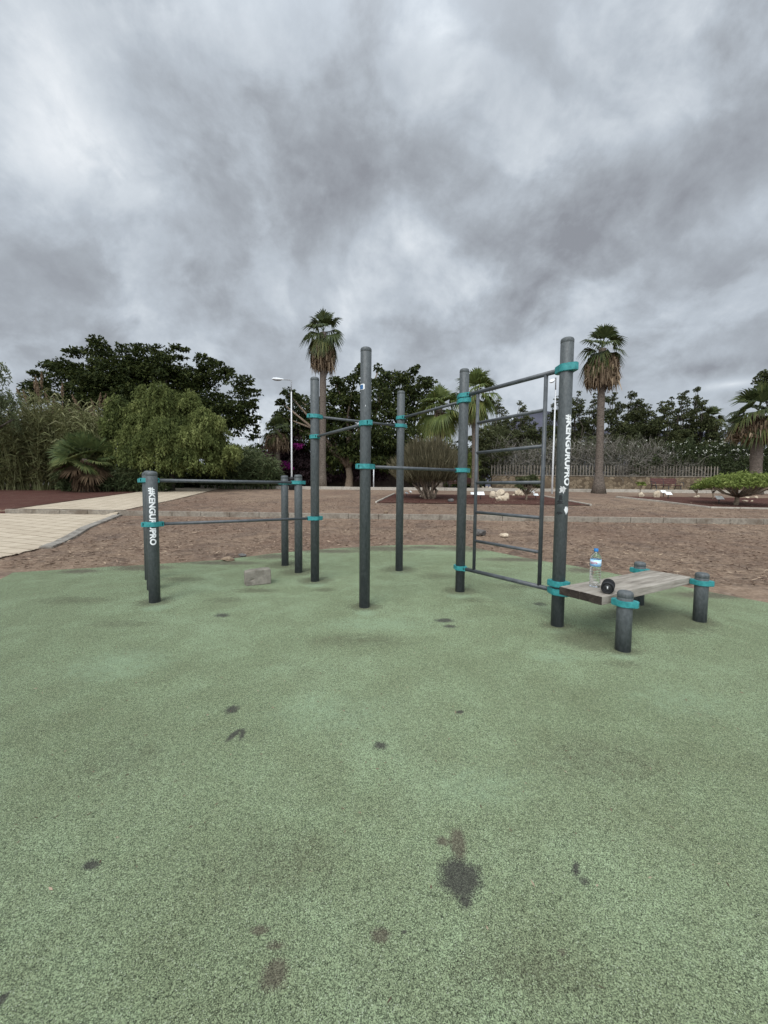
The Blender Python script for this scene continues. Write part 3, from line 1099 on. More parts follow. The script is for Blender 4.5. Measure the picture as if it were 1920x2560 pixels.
# lettering, sticker and scuffs
wrap_text(pA, A, '#KENGURUPRO', 1.209, 0.612, 0.066, R(-3), PR, weight=0.04)
wrap_text(p6, P6, '#KENGURUPRO', 1.875, 1.262, 0.066, R(43), PR, weight=0.04)
patch(p6, P6, 1.228, R(6), 0.05, 0.058, M['peel'], 'torn_sticker', 2, ragged=0.5)
patch(p6, P6, 1.05, R(50), 0.045, 0.06, M['white_film'], 'torn_sticker', 8, ragged=0.5)
patch(p6, P6, 1.155, R(-8), 0.03, 0.05, M['scuff'], 'scuff', 5, ragged=0.5)
patch(p6, P6, 1.115, R(-12), 0.05, 0.03, M['scuff'], 'scuff', 9, ragged=0.6)
patch(p6, P6, 1.02, R(-14), 0.05, 0.025, M['scuff'], 'scuff', 15, ragged=0.6)
patch(pM, PM, 2.222, R(-48), 0.07, 0.056, M['white_film'], 'sticker', 1, rect=True)
patch(pM, PM, 2.22, R(-54), 0.05, 0.044, M['blue'], 'sticker', 1, off=0.003, rect=True)
patch(pM, PM, 2.035, R(-3), 0.006, 0.014, M['white_film'], 'torn_sticker', 3)

# the pair of parallel bars behind
for i, (x1, y1, x2, y2, lab) in enumerate(((380.5, 1476, 746.5, 1433, 'nearer of two parallel dip bars on short grey posts, mostly behind the lettered post'),
                                            (374, 1450, 712.7, 1415, 'farther of two parallel dip bars on short grey posts behind the lettered post'))):
    t = thing('dip_bar', on_z((x1 + x2) / 2, (y1 + y2) / 2), lab, 'dip bar', 'parallel dip bars')
    a, qa = add_post(t, x1, y1, 1.40)
    b, qb = add_post(t, x2, y2, 1.402)
    clamp(a, qa, 1.29, DU(qa, qb), pockets=True)
    clamp(b, qb, 1.29, DU(qa, qb))
    bar(t, qa, qb, 1.29, 1.29, 0.0195)


# ------------------------------------------------------------------ bottle and speaker on the bench
def bottle():
    c = on_z(1486.6, 1467, TOPZ)
    c.z = TOPZ + 0.0015
    t = thing('water_bottle', c, 'clear plastic water bottle with blue cap and light blue label on the wooden bench', 'bottle')
    prof = [(0, 0.004), (0.02, 0.002), (0.034, 0.0), (0.041, 0.006), (0.0425, 0.014)]
    z = 0.02
    for k in range(7):
        prof += [(0.0425, z), (0.0425, z + 0.012), (0.0405, z + 0.016), (0.0405, z + 0.018)]
        z += 0.0215
    prof += [(0.043, z + 0.005), (0.0425, 0.176), (0.0415, 0.18), (0.0415, 0.236), (0.043, 0.24), (0.042, 0.25), (0.037, 0.266), (0.027, 0.284), (0.0165, 0.296), (0.0145, 0.3), (0.0145, 0.312), (0, 0.312)]
    bm = bmesh.new()
    lathe(bm, c, prof, 36)
    bmlink('body', bm, M['clear'], t, c)
    bm = bmesh.new()
    lathe(bm, c, [(0.0, 0.3135), (0.0155, 0.3135), (0.0168, 0.302), (0.017, 0.304), (0.017, 0.322), (0.0158, 0.326), (0, 0.326)], 28)
    bmlink('cap', bm, M['bluecap'], t, c)
    tt = NT('bottle_label_film')
    sepx = tt.n('ShaderNodeSeparateXYZ')
    tt.l(tt.objc(), sepx.inputs[0])
    nz = tt.noise(tt.objc(), 38, 3)
    h = tt.math('ADD', tt.math('MULTIPLY', tt.math('SUBTRACT', sepx.outputs[2], 0.18), 15.0), tt.math('MULTIPLY', nz, 0.35))
    tt.color(tt.ramp(h, [(0.2, (0.16, 0.42, 0.78)), (0.5, (0.4, 0.66, 0.86)), (0.7, (0.72, 0.82, 0.9)), (1.0, (0.3, 0.58, 0.85))]))
    tt.rough(0.35, 0.5)
    bm = bmesh.new()
    lathe(bm, c, [(0.0422, 0.1795), (0.0432, 0.18), (0.0432, 0.236), (0.0422, 0.2365)], 36)
    lb_ = bmlink('label', bm, tt.m, t, c)
    red = plain('red_print', (0.55, 0.02, 0.06), 0.4, 0.4, 0.05, 30)
    lt = wrap_text(lb_, c, 'OZOYA', 0.218 + TOPZ, 0.202 + TOPZ, 0.062, R(-22), 0.0436, False, red, 'lettering', 0.02)
    return t


def speaker():
    p = on_z(1517.7, 1486, TOPZ)
    d = Vector((-p.x, -p.y, 0)).normalized()          # towards the viewer
    d = rotz(R(-3)) @ d
    r = 0.048
    c = Vector((p.x, p.y, TOPZ + r + 0.0005)) - d * 0.02
    t = thing('portable_speaker', (c.x, c.y, TOPZ), 'small black cylindrical portable speaker lying on the wooden bench beside the bottle', 'speaker')
    side = Vector((-d.y, d.x, 0))

    def ring(bm, prof, n=40):
        rows = []
        for rr, l in prof:
            if rr < 1e-6:
                rows.append([bm.verts.new(c + d * l)])
            else:
                rows.append([bm.verts.new(c + d * l + (side * math.cos(2 * math.pi * k / n) + Vector((0, 0, 1)) * math.sin(2 * math.pi * k / n)) * rr) for k in range(n)])
        for a, b in zip(rows, rows[1:]):
            for k in range(n):
                k2 = (k + 1) % n
                if len(a) == 1:
                    bm.faces.new((a[0], b[k], b[k2]))
                elif len(b) == 1:
                    bm.faces.new((a[k], b[0], a[k2]))
                else:
                    bm.faces.new((a[k], b[k], b[k2], a[k2]))
    bm = bmesh.new()
    ring(bm, [(0, -0.17), (0.03, -0.17), (0.042, -0.162), (r - 0.001, -0.14), (r, -0.07), (r - 0.001, -0.005)])
    bmlink('body', bm, M['blackcloth'], t, c)
    bm = bmesh.new()
    ring(bm, [(r - 0.001, -0.005), (r, 0.0), (r - 0.001, 0.006), (0.044, 0.012), (0.039, 0.014), (0.036, 0.01), (0.034, -0.004)])
    bmlink('end_ring', bm, M['black'], t, c)
    bm = bmesh.new()
    ring(bm, [(0.0345, -0.004), (0.031, -0.001), (0.027, -0.005), (0.024, -0.003), (0.0, -0.002)])
    bmlink('bass_cone', bm, plain('cone_black', (0.02, 0.02, 0.021), 0.35, 0.5, 0.1, 30), t, c)
    # printed exclamation mark on the cone
    bm = bmesh.new()
    z = Vector((0, 0, 1))
    o = c + d * 0.0006
    f = lambda a, b: bm.verts.new(o + side * a + z * b)
    bm.faces.new([f(-0.0058, 0.011), f(0.0058, 0.011), f(0.0035, -0.001), f(-0.0035, -0.001)])
    bm.faces.new([f(0.0034 * math.cos(k * math.pi / 6), -0.0065 + 0.0034 * math.sin(k * math.pi / 6)) for k in range(12)])
    bmlink('emblem', bm, M['white_film'], t, o, smooth=False)


bottle()
speaker()


# ------------------------------------------------------------------ stones
def rock_bm(c, r, seed, flat=0.7, cuts=9, rz=0.0):
    r = tuple(q * 1.06 for q in r)
    bm = bmesh.new()
    bmesh.ops.create_icosphere(bm, subdivisions=3, radius=1.0)
    rnd = random.Random(seed)
    planes = [(Vector((rnd.gauss(0, 1), rnd.gauss(0, 1), rnd.gauss(0, 1))).normalized(), rnd.uniform(0.55, 0.85)) for _ in range(cuts)]
    for v in bm.verts:
        p = v.co.copy()
        for n, d in planes:
            k = p.dot(n) - d
            if k > 0:
                p -= n * k * 0.9
        p *= 1 + 0.12 * mnoise.noise(p * 2.4 + Vector((seed, 0, 0))) + 0.05 * mnoise.noise(p * 7 + Vector((0, seed, 0)))
        q = rotz(rz) @ Vector((p.x * r[0], p.y * r[1], p.z * r[2]))
        v.co = Vector(c) + q
    return bm


def rock(c, r, seed, mat, label, group=None, cat='rock', name='rock', lift=0.6, rz=0.0):
    c = Vector(c)
    o = bmlink(name, rock_bm(c + Vector((0, 0, r[2] * lift)), r, seed, rz=rz), mat, None, c, smooth=False)
    return tag(o, label, cat, group)


def pxrock(px, py, wpx, hpx, seed, mat, label, group=None, lift=0.6):
    p = gp(px, py)
    k = p.y / 1000
    return rock(p + Vector((0, wpx * k * 0.25, 0)), (wpx * k / 2, wpx * k * 0.42, hpx * k / (1 + lift)), seed, mat, label, group, lift=lift)


G1 = 'cream boulders piled in the left planting bed'
for i, (px, py, w, h, lab) in enumerate((
        (1235, 1246, 20, 19, 'cream boulder at the left end of the largest rock pile'), (1247, 1252, 17, 13, 'low front cream boulder of the largest rock pile'),
        (1260, 1252, 18, 16, 'front right cream boulder of the largest rock pile'), (1268, 1249, 15, 17, 'cream boulder at the right end of the largest rock pile'),
        (1254, 1240, 20, 17, 'cream boulder crowning the largest rock pile'), (1244, 1243, 18, 18, 'cream boulder behind the front of the largest rock pile'))):
    pxrock(px, py, w, h, 20 + i, M['rock'], lab, G1, 0.55)
for i, (px, py, w, h, lab) in enumerate(((1293, 1238, 13, 13, 'pale boulder left in the small rock pile by the bushy tree'), (1301, 1239, 13, 14, 'pale boulder in front of the small rock pile by the bushy tree'),
                                         (1299, 1234, 14, 14, 'pale boulder on top of the small rock pile by the bushy tree'), (1306, 1239, 9, 9, 'pale boulder right in the small rock pile by the bushy tree'),
                                         (1284, 1239, 6, 4, 'little pale stone left of the small rock pile'))):
    pxrock(px, py, w, h, 40 + i, M['rock'], lab, 'pale boulders by the bushy tree')
for i, (px, Y, w, h, lab) in enumerate(((1208, 30.2, 8, 8, 'leftmost of three far white stones near the stone wall'), (1216, 30.4, 9, 10, 'middle of three far white stones near the stone wall'),
                                        (1226, 30.1, 10, 8, 'rightmost of three far white stones near the stone wall'))):
    p = gY(px, Y)
    rock(p, (w * Y / 2000, w * Y / 2200, h * Y / 1600), 60 + i, M['rock'], lab, 'far white stones near the wall')
pxrock(1605, 1243, 13, 13, 70, M['rock'], 'upright cream stone left in the right planting bed', 'cream stones in the right bed')
pxrock(1645, 1244, 17, 20, 71, M['rock'], 'tall cream stone in front of the red bench', 'cream stones in the right bed')
for i, (px, py, w, h, lab) in enumerate(((1739, 1244, 6, 5, 'small pale stone left of the little round tree foot'), (1746, 1244, 8, 6, 'small pale stone right at the little round tree foot'),
                                         (1866, 1255, 13, 5, 'flat white stone under the wide green shrub'), (1881, 1255, 6, 5, 'small white stone beside the flat white stone'),
                                         (1870, 1246, 9, 5, 'white stone behind the wide green shrub trunk'), (1892, 1246, 8, 6, 'white stone at the far right of the right bed'))):
    pxrock(px, py, w, h, 80 + i, M['rock'], lab, 'small white stones in the right bed')
pxrock(1055, 1243, 10, 6, 95, M['rock'], 'small white stone at the foot of the brown bush')
pxrock(1128, 1255, 17, 9, 96, M['greyrock'], 'dark grey stone lying in the middle of the left bed')
pxrock(1203, 1340, 30, 20, 97, M['greyrock'], 'dark grey rock on the brown ground behind the ladder')
pxrock(1262, 1343, 22, 10, 98, M['rock'], 'low cream rock on the brown ground behind the ladder')
p = on_z(570, 1402)
rock(p, (0.115, 0.07, 0.052), 101, M['tanrock'], 'tan angular stone at the back edge of the green pad', rz=R(5), lift=0.55)
p = on_z(605, 1391)
rock(p, (0.08, 0.05, 0.032), 106, M['greyrock'], 'flat grey stone at the back edge of the green pad', rz=R(-12), lift=0.6)
pxrock(965, 1283, 11, 6, 109, M['tanrock'], 'small tan stone beside the kerb left of the brown bush')


def block():
    p = on_z(640, 1463)
    t = Vector((p.x, p.y + 0.07, 0))
    bm = bmesh.new()
    box(bm, (0, 0, 0.095), (0.31, 0.14, 0.19), None, 0.01)
    bmesh.ops.subdivide_edges(bm, edges=[e for e in bm.edges if e.calc_length() > 0.05], cuts=7, use_grid_fill=True)
    hole = Vector((-0.085, -0.07, 0.075))
    for v in bm.verts:
        v.co += v.co.normalized() * 0.006 * mnoise.noise(v.co * 18)
        if v.co.x < -0.09 and v.co.z > 0.12:
            v.co.z -= 0.05 * (-v.co.x - 0.09) / 0.065 * 0.35
        dd = (v.co - hole).length
        if dd < 0.026:
            v.co.y += 0.03 * (1 - dd / 0.026)
    M2 = Matrix.Rotation(R(26), 3, 'Z') @ Matrix.Rotation(R(-1), 3, 'Y')
    for v in bm.verts:
        v.co = t + M2 @ v.co
    o = bmlink('concrete_block', bm, M['block'], None, t, smooth=False)
    tag(o, 'weathered grey concrete block standing alone on the green pad', 'concrete block')


block()


# ------------------------------------------------------------------ small plant signs
def sign_proto():
    t = thing('plant_sign', (0, 0, 0), 'x', 'sign', 'small white plant signs in the beds')
    bm = bmesh.new()
    tube(bm, [(0, 0, -0.05), (0, 0, 0.22)], 0.018, 8)
    bmlink('stake', bm, M['benchiron'], t)
    bm = bmesh.new()
    box(bm, (0, -0.02, 0.26), (0.3, 0.2, 0.012), Matrix.Rotation(R(42), 3, 'X'), 0.003)
    bmlink('plate', bm, M['plate'], t, smooth=False)
    return t


SG = [(1183, 1245, 0.9, 0, 'white plant sign just left of the ladder side rail'), (1201, 1249, 1.15, 0, 'white plant sign just right of the ladder side rail'),
      (1330, 1238, 0.75, 0, 'far white plant sign right of the bushy tree'), (1339, 1247, 0.8, 0.15, 'near white plant sign right of the bushy tree'),
      (1658, 1241, 1.0, 0.1, 'white plant sign against the tall cream stone'), (1670, 1247, 1.05, 0, 'white plant sign in front of the red bench'),
      (1797, 1260, 1.1, 0, 'white plant sign left of the wide green shrub'), (1016, 1241, 0.7, 1.0, 'tilted white plant sign left of the brown bush'),
      (1026, 1236, 0.6, 1.0, 'small tilted white sign behind the brown bush branches')]
sp = sign_proto()
for i, (px, py, k, rz_, lab) in enumerate(SG):
    o = sp if i == 0 else copy_tree(sp)
    o.location = gp(px, py)
    o.scale = (k, k, k)
    o.rotation_euler = (0, 0, rz_)
    o['label'] = lab


# ------------------------------------------------------------------ park benches
def park_bench(loc, rz_, w, label):
    t = thing('park_bench', loc, label, 'bench', 'red slatted park benches')
    L0 = Vector(loc)
    rm = rotz(rz_)
    W = lambda x, y, z: L0 + rm @ Vector((x, y, z))
    bm = bmesh.new()
    for k in range(4):
        box(bm, W(0, -0.2 + 0.11 * k, 0.44), (w, 0.09, 0.035), rm, 0.004)
    bmlink('seat', bm, M['benchwood'], t, smooth=False)
    for sx in (-1, 1):
        bm = bmesh.new()
        for k in range(3):
            box(bm, W(sx * w * 0.252, 0.24 + 0.03 * k, 0.58 + 0.125 * k), (w * 0.49, 0.03, 0.11), rm @ Matrix.Rotation(R(-12), 3, 'X'), 0.004)
        bmlink('backrest', bm, M['benchwood'], t, smooth=False)
    for sx in (-0.46, 0, 0.46):
        bm = bmesh.new()
        x = sx * w
        tube(bm, [W(x, -0.26, 0), W(x, -0.22, 0.42)], 0.025, 8)
        tube(bm, [W(x, 0.34, 0), W(x, 0.2, 0.42), W(x, 0.34, 0.92)], 0.025, 8)
        tube(bm, [W(x, -0.26, 0.41), W(x, 0.22, 0.41)], 0.022, 8)
        bmlink('leg_frame', bm, M['benchiron'], t)
    for sx in (-0.5, 0.5):
        bm = bmesh.new()
        x = sx * w + (0.05 if sx > 0 else -0.05)
        tube(bm, [W(x, -0.34, 0.3), W(x, -0.28, 0.62), W(x, 0.22, 0.68)], 0.022, 8)
        bmlink('armrest', bm, M['benchiron'], t)


park_bench(gY(1665, 25.3) + Vector((0, 0, 0.0)), R(2), 1.7, 'dark red slatted park bench before the stone wall on the right')
park_bench(gY(1152, 29.5), R(-4), 1.9, 'dark red park bench half hidden behind the pull-up post')


# ------------------------------------------------------------------ lamps and masts
def lamp(px, Y, top_py, head, label, dark_base=True, r0=0.075, headk=1.0):
    b = gY(px, Y)
    top = at(px, top_py, Y)
    h = top.z
    t = thing('street_lamp', b, label, 'street lamp', 'white street lamps')
    bm = bmesh.new()
    tube(bm, [b - Vector((0, 0, 0.1)), Vector((b.x, b.y, h * 0.5)), Vector((b.x, b.y, h - 0.75)), Vector((b.x, b.y, h - 0.7))], [r0, r0 * 0.82, r0 * 0.66, r0 * 0.4], 16)
    bmlink('pole', bm, M['lampwhite'], t)
    bm = bmesh.new()
    d = Vector(head).normalized()
    a = Vector((b.x, b.y, h - 0.72))
    tube(bm, [a, Vector((b.x, b.y, h - 0.04)), Vector((b.x, b.y, h)) + d * 0.1, Vector((b.x, b.y, h)) + d * 0.5], [0.035, 0.032, 0.03, 0.028], 10)
    bmlink('arm', bm, M['lampgrey'], t)
    bm = bmesh.new()
    c = Vector((b.x, b.y, h)) + d * (0.42 + 0.38 * headk)
    s = d.cross(Vector((0, 0, 1))).normalized()
    up = s.cross(d)
    bmesh.ops.create_uvsphere(bm, u_segments=20, v_segments=12, radius=1)
    for v in bm.verts:
        x, y, z = v.co
        w = 0.75 + 0.25 * x
        v.co = c + d * (x * 0.4 * headk) + s * (y * 0.17 * w * headk) + up * ((z * 0.12 if z > 0 else z * 0.07) * w * headk)
    hd = bmlink('lamp_head', bm, M['lampwhite'], t, c)
    bm = bmesh.new()
    bmesh.ops.create_uvsphere(bm, u_segments=16, v_segments=8, radius=1)
    for v in bm.verts:
        x, y, z = v.co
        v.co = c + d * (0.06 + x * 0.26 * headk) + s * (y * 0.12 * headk) + up * (-0.045 * headk + z * 0.05 * headk)
    bmlink('diffuser', bm, M['lampgrey'], hd, c)
    if dark_base:
        bm = bmesh.new()
        lathe(bm, b, [(0, -0.05), (0.2, -0.05), (0.2, 0.5), (0.17, 0.56), (0.17, 0.62), (0.2, 0.66), (0.2, 0.76), (0.1, 0.8), (0.09, 0.8)], 16)
        bmlink('base_sleeve', bm, M['black'], t)


lamp(729.5, 25.5, 950, (-1, -0.1, 0.02), 'white street lamp with arm to the left beside the tall palm', True, 0.058)
lamp(1380.5, 23.5, 943, (-0.53, -0.7, -0.42), 'white street lamp leaning out toward the viewer behind the lettered right post', False, 0.056)
lamp(619, 62, 1096, (-1, 0, 0), 'tiny distant street lamp above the reeds left of centre', False, 0.09, 1.2)


def mast():
    b = gY(648, 75)
    t = thing('antenna_mast', b, 'thin white distant mast with a side antenna beyond the reeds', 'mast')
    top = at(648, 1032, 75).z
    bm = bmesh.new()
    tube(bm, [b, Vector((b.x, b.y, top * 0.72)), Vector((b.x, b.y, top))], [0.18, 0.13, 0.04], 10)
    bmlink('pole', bm, M['lampwhite'], t)
    bm = bmesh.new()
    z = at(648, 1057, 75).z
    tube(bm, [(b.x, b.y, z), (b.x + 0.45, b.y, z), (b.x + 0.5, b.y, z + 0.5)], 0.06, 8)
    bmlink('antenna', bm, M['lampgrey'], t)


mast()


def signpost():
    b = gY(934, 33)
    t = thing('thin_post', b, 'slim pale post standing alone before the dark trees', 'post')
    bm = bmesh.new()
    tube(bm, [b, Vector((b.x, b.y, at(934, 1165, 33).z))], 0.045, 10)
    bmlink('pole', bm, M['lampwhite'], t)
    bm = bmesh.new()
    box(bm, (b.x, b.y, b.z + 0.06), (0.3, 0.3, 0.12), None, 0.01)
    bmlink('footing', bm, M['edging'], t)


signpost()


# ------------------------------------------------------------------ walls and fence
def wall(name, px0, px1, Y0, Y1, h, mat, label, cap=True, thick=0.4):
    a, b = gY(px0, Y0), gY(px1, Y1)
    t = thing(name, a, label, 'wall')
    n = 24
    bm = bmesh.new()
    u = (b - a)
    u.z = 0
    u.normalize()
    ang = math.atan2(u.y, u.x)
    d = (b - a).length
    rows = []
    for k in range(n + 1):
        p = a.lerp(b, k / n)
        nn = Vector((u.y, -u.x, 0)) * (thick / 2)
        zz = h + 0.03 * mnoise.noise((k * 0.7, 1, 2))
        rows.append([bm.verts.new((p + s * nn).to_tuple()[:2] + (p.z + dz,)) for s, dz in ((1, -0.2), (1, zz), (-1, zz), (-1, -0.2))])
    for p, q in zip(rows, rows[1:]):
        for i in range(3):
            bm.faces.new((p[i], q[i], q[i + 1], p[i + 1]))
    bm.faces.new(rows[0])
    bm.faces.new(rows[-1][::-1])
    bmlink('masonry', bm, mat, t, smooth=False)
    if cap:
        bm = bmesh.new()
        c = (a + b) / 2
        box(bm, (c.x, c.y, c.z + h + 0.055), (d, thick + 0.08, 0.06), rotz(ang), 0.01)
        bmlink('coping', bm, M['kerb'], t, smooth=False)
    return a, b, u, ang


WA, WB, WU, WANG = wall('stone_wall', 1228, 2080, 31.5, 30.5, 1.08, M['rubble'], 'low tan rubble stone wall below the picket fence on the right')
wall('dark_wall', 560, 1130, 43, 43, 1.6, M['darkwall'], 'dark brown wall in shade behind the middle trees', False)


def fence():
    n = 74
    t = thing('picket_fence', WA + Vector((0, 0, 1.14)), 'pale grey picket fence of pointed slats on top of the stone wall', 'fence')
    bm = bmesh.new()
    w, h, th = 0.062, 0.82, 0.03
    prof = [(-w / 2, -0.02), (w / 2, -0.02), (w / 2, h - 0.07), (0, h), (-w / 2, h - 0.07)]
    f = [bm.verts.new(WA + Vector((0, 0, 1.14)) + WU * x + Vector((0, 0, z))) for x, z in prof]
    fc = bm.faces.new(f)
    ex = bmesh.ops.extrude_face_region(bm, geom=[fc])
    for v in ex['geom']:
        if isinstance(v, bmesh.types.BMVert):
            v.co += Vector((WU.y, -WU.x, 0)) * th
    pk = bmlink('picket', bm, M['picket'], t, smooth=False)
    d = (WB - WA).length
    rnd = random.Random(3)
    for k in range(1, n):
        c = pk.copy()
        COL.objects.link(c)
        c.parent = t
        q = WU * (0.235 * k)
        c.location = (q.x, q.y, (gz(WA.x + q.x, WA.y + q.y) - WA.z) + rnd.uniform(-0.02, 0.015))
        c.rotation_euler = (0, rnd.uniform(-.03, .03), 0)
    bm = bmesh.new()
    for z in (0.2, 0.6):
        c = WA + WU * (0.235 * n / 2) + Vector((WU.y, -WU.x, 0)) * -0.03 + Vector((0, 0, 1.14 + z))
        box(bm, c, (0.235 * n, 0.03, 0.035), rotz(WANG))
    bmlink('rail', bm, M['benchiron'], t, smooth=False)


fence()


# ------------------------------------------------------------------ vegetation
def clumps(blobs, Y, cover=3.2, fill=1.6, leaf=0.2, asp=0.5, depth=1.0, droop=0.5, rng=RNG, sub=0.62, flat=0.6, ext=1.0):
    """blobs: (px, py, rx_px, ry_px[, dY]) in the photograph at distance Y -> leaf quads and blob centres"""
    CC, DD, cen = [], [], []
    for b in blobs:
        px, py, rx, ry = b[:4]
        dy = b[4] if len(b) > 4 else rng.uniform(-0.8, 0.8) * depth
        yy = Y + dy
        c = np.array(at(px, py, yy))
        k = yy / 1000
        r = np.array([rx * k, (rx + ry) * 0.5 * k * 1.0, ry * k])
        cen.append(Vector(c))
        sb = float(np.clip(r.min() * 0.5, 0.16, sub))
        np_ = int(np.clip(cover * r[0] * r[2] / sb ** 2, 5, 170))
        u = rand_dir(np_, rng)
        rad = ext * (rng.uniform(0.05, 1.0, np_) ** 0.45)[:, None]
        sc = c + u * r * rad
        sr = sb * rng.uniform(0.6, 1.25, np_)
        nl = np.maximum(8, (fill * 3.1 * sr ** 2 / (leaf * leaf * asp * 0.5)).astype(int))
        idx = np.repeat(np.arange(np_), nl)
        m = len(idx)
        v = rand_dir(m, rng) * (rng.uniform(0.35, 1.0, m) ** 0.5)[:, None]
        off = v * sr[idx][:, None] * np.array([1.35, 1.35, flat])
        CC.append(sc[idx] + off)
        DD.append(unit(u[idx] * 0.5 + v * 0.7 + np.array([0, 0, -droop]) + rng.normal(0, 0.35, (m, 3))))
    C, D = np.concatenate(CC), np.concatenate(DD)
    n = len(C)
    ln = leaf * rng.uniform(0.7, 1.3, n)
    return leaves(C, D, ln, ln * asp, rng), rng.beta(2, 2, n), cen


def limbs(t, base, cen, r0, mat, fork=None, n=9, k=12, name='trunk'):
    bm = bmesh.new()
    base = Vector(base)
    fork = Vector(fork) if fork else base.lerp(sum(cen, Vector()) / len(cen), 0.35)
    tube(bm, [base - Vector((0, 0, 0.15)), base.lerp(fork, 0.1), base.lerp(fork, 0.55) + Vector((r0 * .3, 0, 0)), fork], [r0 * 1.5, r0 * 1.1, r0 * 0.95, r0 * 0.85], n)
    for c in cen[:k]:
        mid = fork.lerp(c, 0.5) + Vector((random.uniform(-.1, .1), random.uniform(-.1, .1), 0.12)) * (c - fork).length
        tube(bm, [fork - (mid - fork) * 0.05, fork.lerp(mid, 0.5), mid, c], [r0 * 0.6, r0 * 0.48, r0 * 0.34, r0 * 0.12], 7)
    return bmlink(name, bm, mat, t)


def leafy_tree(name, blobs, Y, basepx, mat, label, cat='tree', group=None, r0=0.3, bark='bark', base=None, fork=None, nlimb=12, **kw):
    b = base or gY(basepx, Y)
    t = thing(name, b, label, cat, group)
    V, tint, cen = clumps(blobs, Y, **kw)
    limbs(t, b, cen, r0, M[bark], fork, k=nlimb)
    quads('crown', V, tint, mat, t)
    return t


def fan_frond(origin, d, droop, plen, blen, rng, nb=22, spread=1.9, width=0.06, tipdrop=0.5):
    """one palmate leaf: petiole from origin along d, then a fan of blades"""
    d = d / np.linalg.norm(d)
    hub = origin + d * plen + np.array([0, 0, -1.0]) * droop * plen * 0.35
    ax = unit(d + np.array([0, 0, -1.0]) * droop * 0.6)
    sd = np.cross(ax, np.array([0, 0, 1.0]))
    if np.linalg.norm(sd) < 1e-3:
        sd = np.array([1.0, 0, 0])
    sd = unit(sd)
    nrm = np.cross(sd, ax)
    roll = rng.normal(0, 0.35)
    sd2 = sd * math.cos(roll) + nrm * math.sin(roll)
    nrm2 = np.cross(sd2, ax)
    a = np.linspace(-spread, spread, nb) + rng.normal(0, 0.03, nb)
    dirs = unit(ax[None] * np.cos(a)[:, None] + sd2[None] * np.sin(a)[:, None] + nrm2[None] * 0.18)
    ln = blen * (0.75 + 0.25 * np.cos(a)) * rng.uniform(0.9, 1.05, nb)
    P0 = np.repeat(hub[None], nb, 0)
    P1 = P0 + dirs * (ln * 0.6)[:, None]
    P2 = P1 + dirs * (ln * 0.38)[:, None] + np.array([0, 0, -1.0]) * (ln * 0.4 * tipdrop)[:, None]
    side = unit(np.cross(dirs, nrm2[None] + rng.normal(0, 0.1, (nb, 3))))
    V = blades(P0, P1, P2, width * 0.6, width, width * 0.1, side)
    pe = blades(origin[None], (origin * 0.5 + hub * 0.5)[None] + np.array([[0, 0, 0.03]]), hub[None], 0.05, 0.04, 0.035, sd[None])
    return np.concatenate([V, pe]), hub


def palm(px, Y, top_py, crown_py, skirt_py, rpx, label, leaf='palm', lean=0.0, seed=1, skirt_w=0.55, group='tall fan palms', tr=0.2, nfrond=24, base_flare=1.5, name='fan_palm', base_px=None, emin=-40, deadk=1.0):
    rng = np.random.default_rng(seed)
    k = Y / 1000
    b = gY(base_px or px, Y)
    top = at(px, crown_py, Y)
    t = thing(name, b, label, 'palm tree', group)
    bm = bmesh.new()
    pts, rad = [], []
    for i in range(15):
        f = i / 14
        p = b.lerp(top, f)
        pts.append(p - Vector((0, 0, 0.15 if i == 0 else 0)))
        rad.append(tr * (1 + (base_flare - 1) * math.exp(-f * 14)) * (1 + 0.05 * math.sin(i * 2.3)))
    tube(bm, pts, rad, 14)
    bmlink('trunk', bm, M['palmtrunk'], t)
    # boot stubs on the trunk
    o = np.array(top)
    plen, blen = rpx * k * 0.46, rpx * k * 0.66
    VV, TT = [], []
    for i in range(nfrond):
        f = (i + 0.5) / nfrond
        el = R(86 - (86 - emin) * f ** 0.95 + rng.uniform(-13, 13) * (f > 0.1))
        az = i * 2.39996 + rng.uniform(-.3, .3)
        d = np.array([math.cos(az) * math.cos(el), math.sin(az) * math.cos(el), math.sin(el)])
        V, hub = fan_frond(o + np.array([0, 0, 0.15 * (1 - f)]), d, 0.2 + 0.9 * f, plen * rng.uniform(0.7, 1.15), blen * rng.uniform(0.8, 1.1), rng, 18, 1.25, 0.07 * blen / 0.8, 0.45 + 1.1 * f)
        VV.append(V)
        TT.append(np.clip(rng.normal(0.45 + 0.2 * (f > 0.75), 0.16, len(V)), 0, 1))
    quads('crown', np.concatenate(VV), np.concatenate(TT), L[leaf], t)
    # skirt of hanging dead leaves
    zs = at(px, skirt_py, Y).z
    H = top.z - zs
    n = int(900 * deadk)
    a = rng.uniform(0, 2 * math.pi, n)
    f = rng.uniform(0, 1, n) ** 0.9
    r_out = skirt_w * (0.35 + 0.65 * np.sin(np.clip(f * 1.25 + 0.25, 0, 1) * math.pi * 0.62)) * rng.uniform(0.65, 1.1, n)
    z0 = top.z - 0.1 * H - f * H * 0.7
    ln = H * rng.uniform(0.22, 0.5, n)
    er = np.stack([np.cos(a), np.sin(a), 0 * a], 1)
    cx = np.array([top.x, top.y, 0])
    ub = np.array(top - b)
    ctr = lambda z: np.array(b)[None] + ub[None] * ((z - b.z) / (top.z - b.z))[:, None]
    P0 = ctr(z0) + er * (tr * 0.8)
    P1 = ctr(z0 - ln * 0.25) + er * r_out[:, None]
    P2 = ctr(np.maximum(z0 - ln, zs - rng.uniform(-0.25, 0.16, n) * H)) + er * (r_out * rng.uniform(0.5, 1.25, n))[:, None]
    V = blades(P0, P1, P2, 0.05, rng.uniform(0.05, 0.14, n), 0.02, rng=rng)
    quads('dead_leaf_skirt', V, np.tile(rng.beta(1.7, 2.0, n), 2), L['dead'], t)
    return t


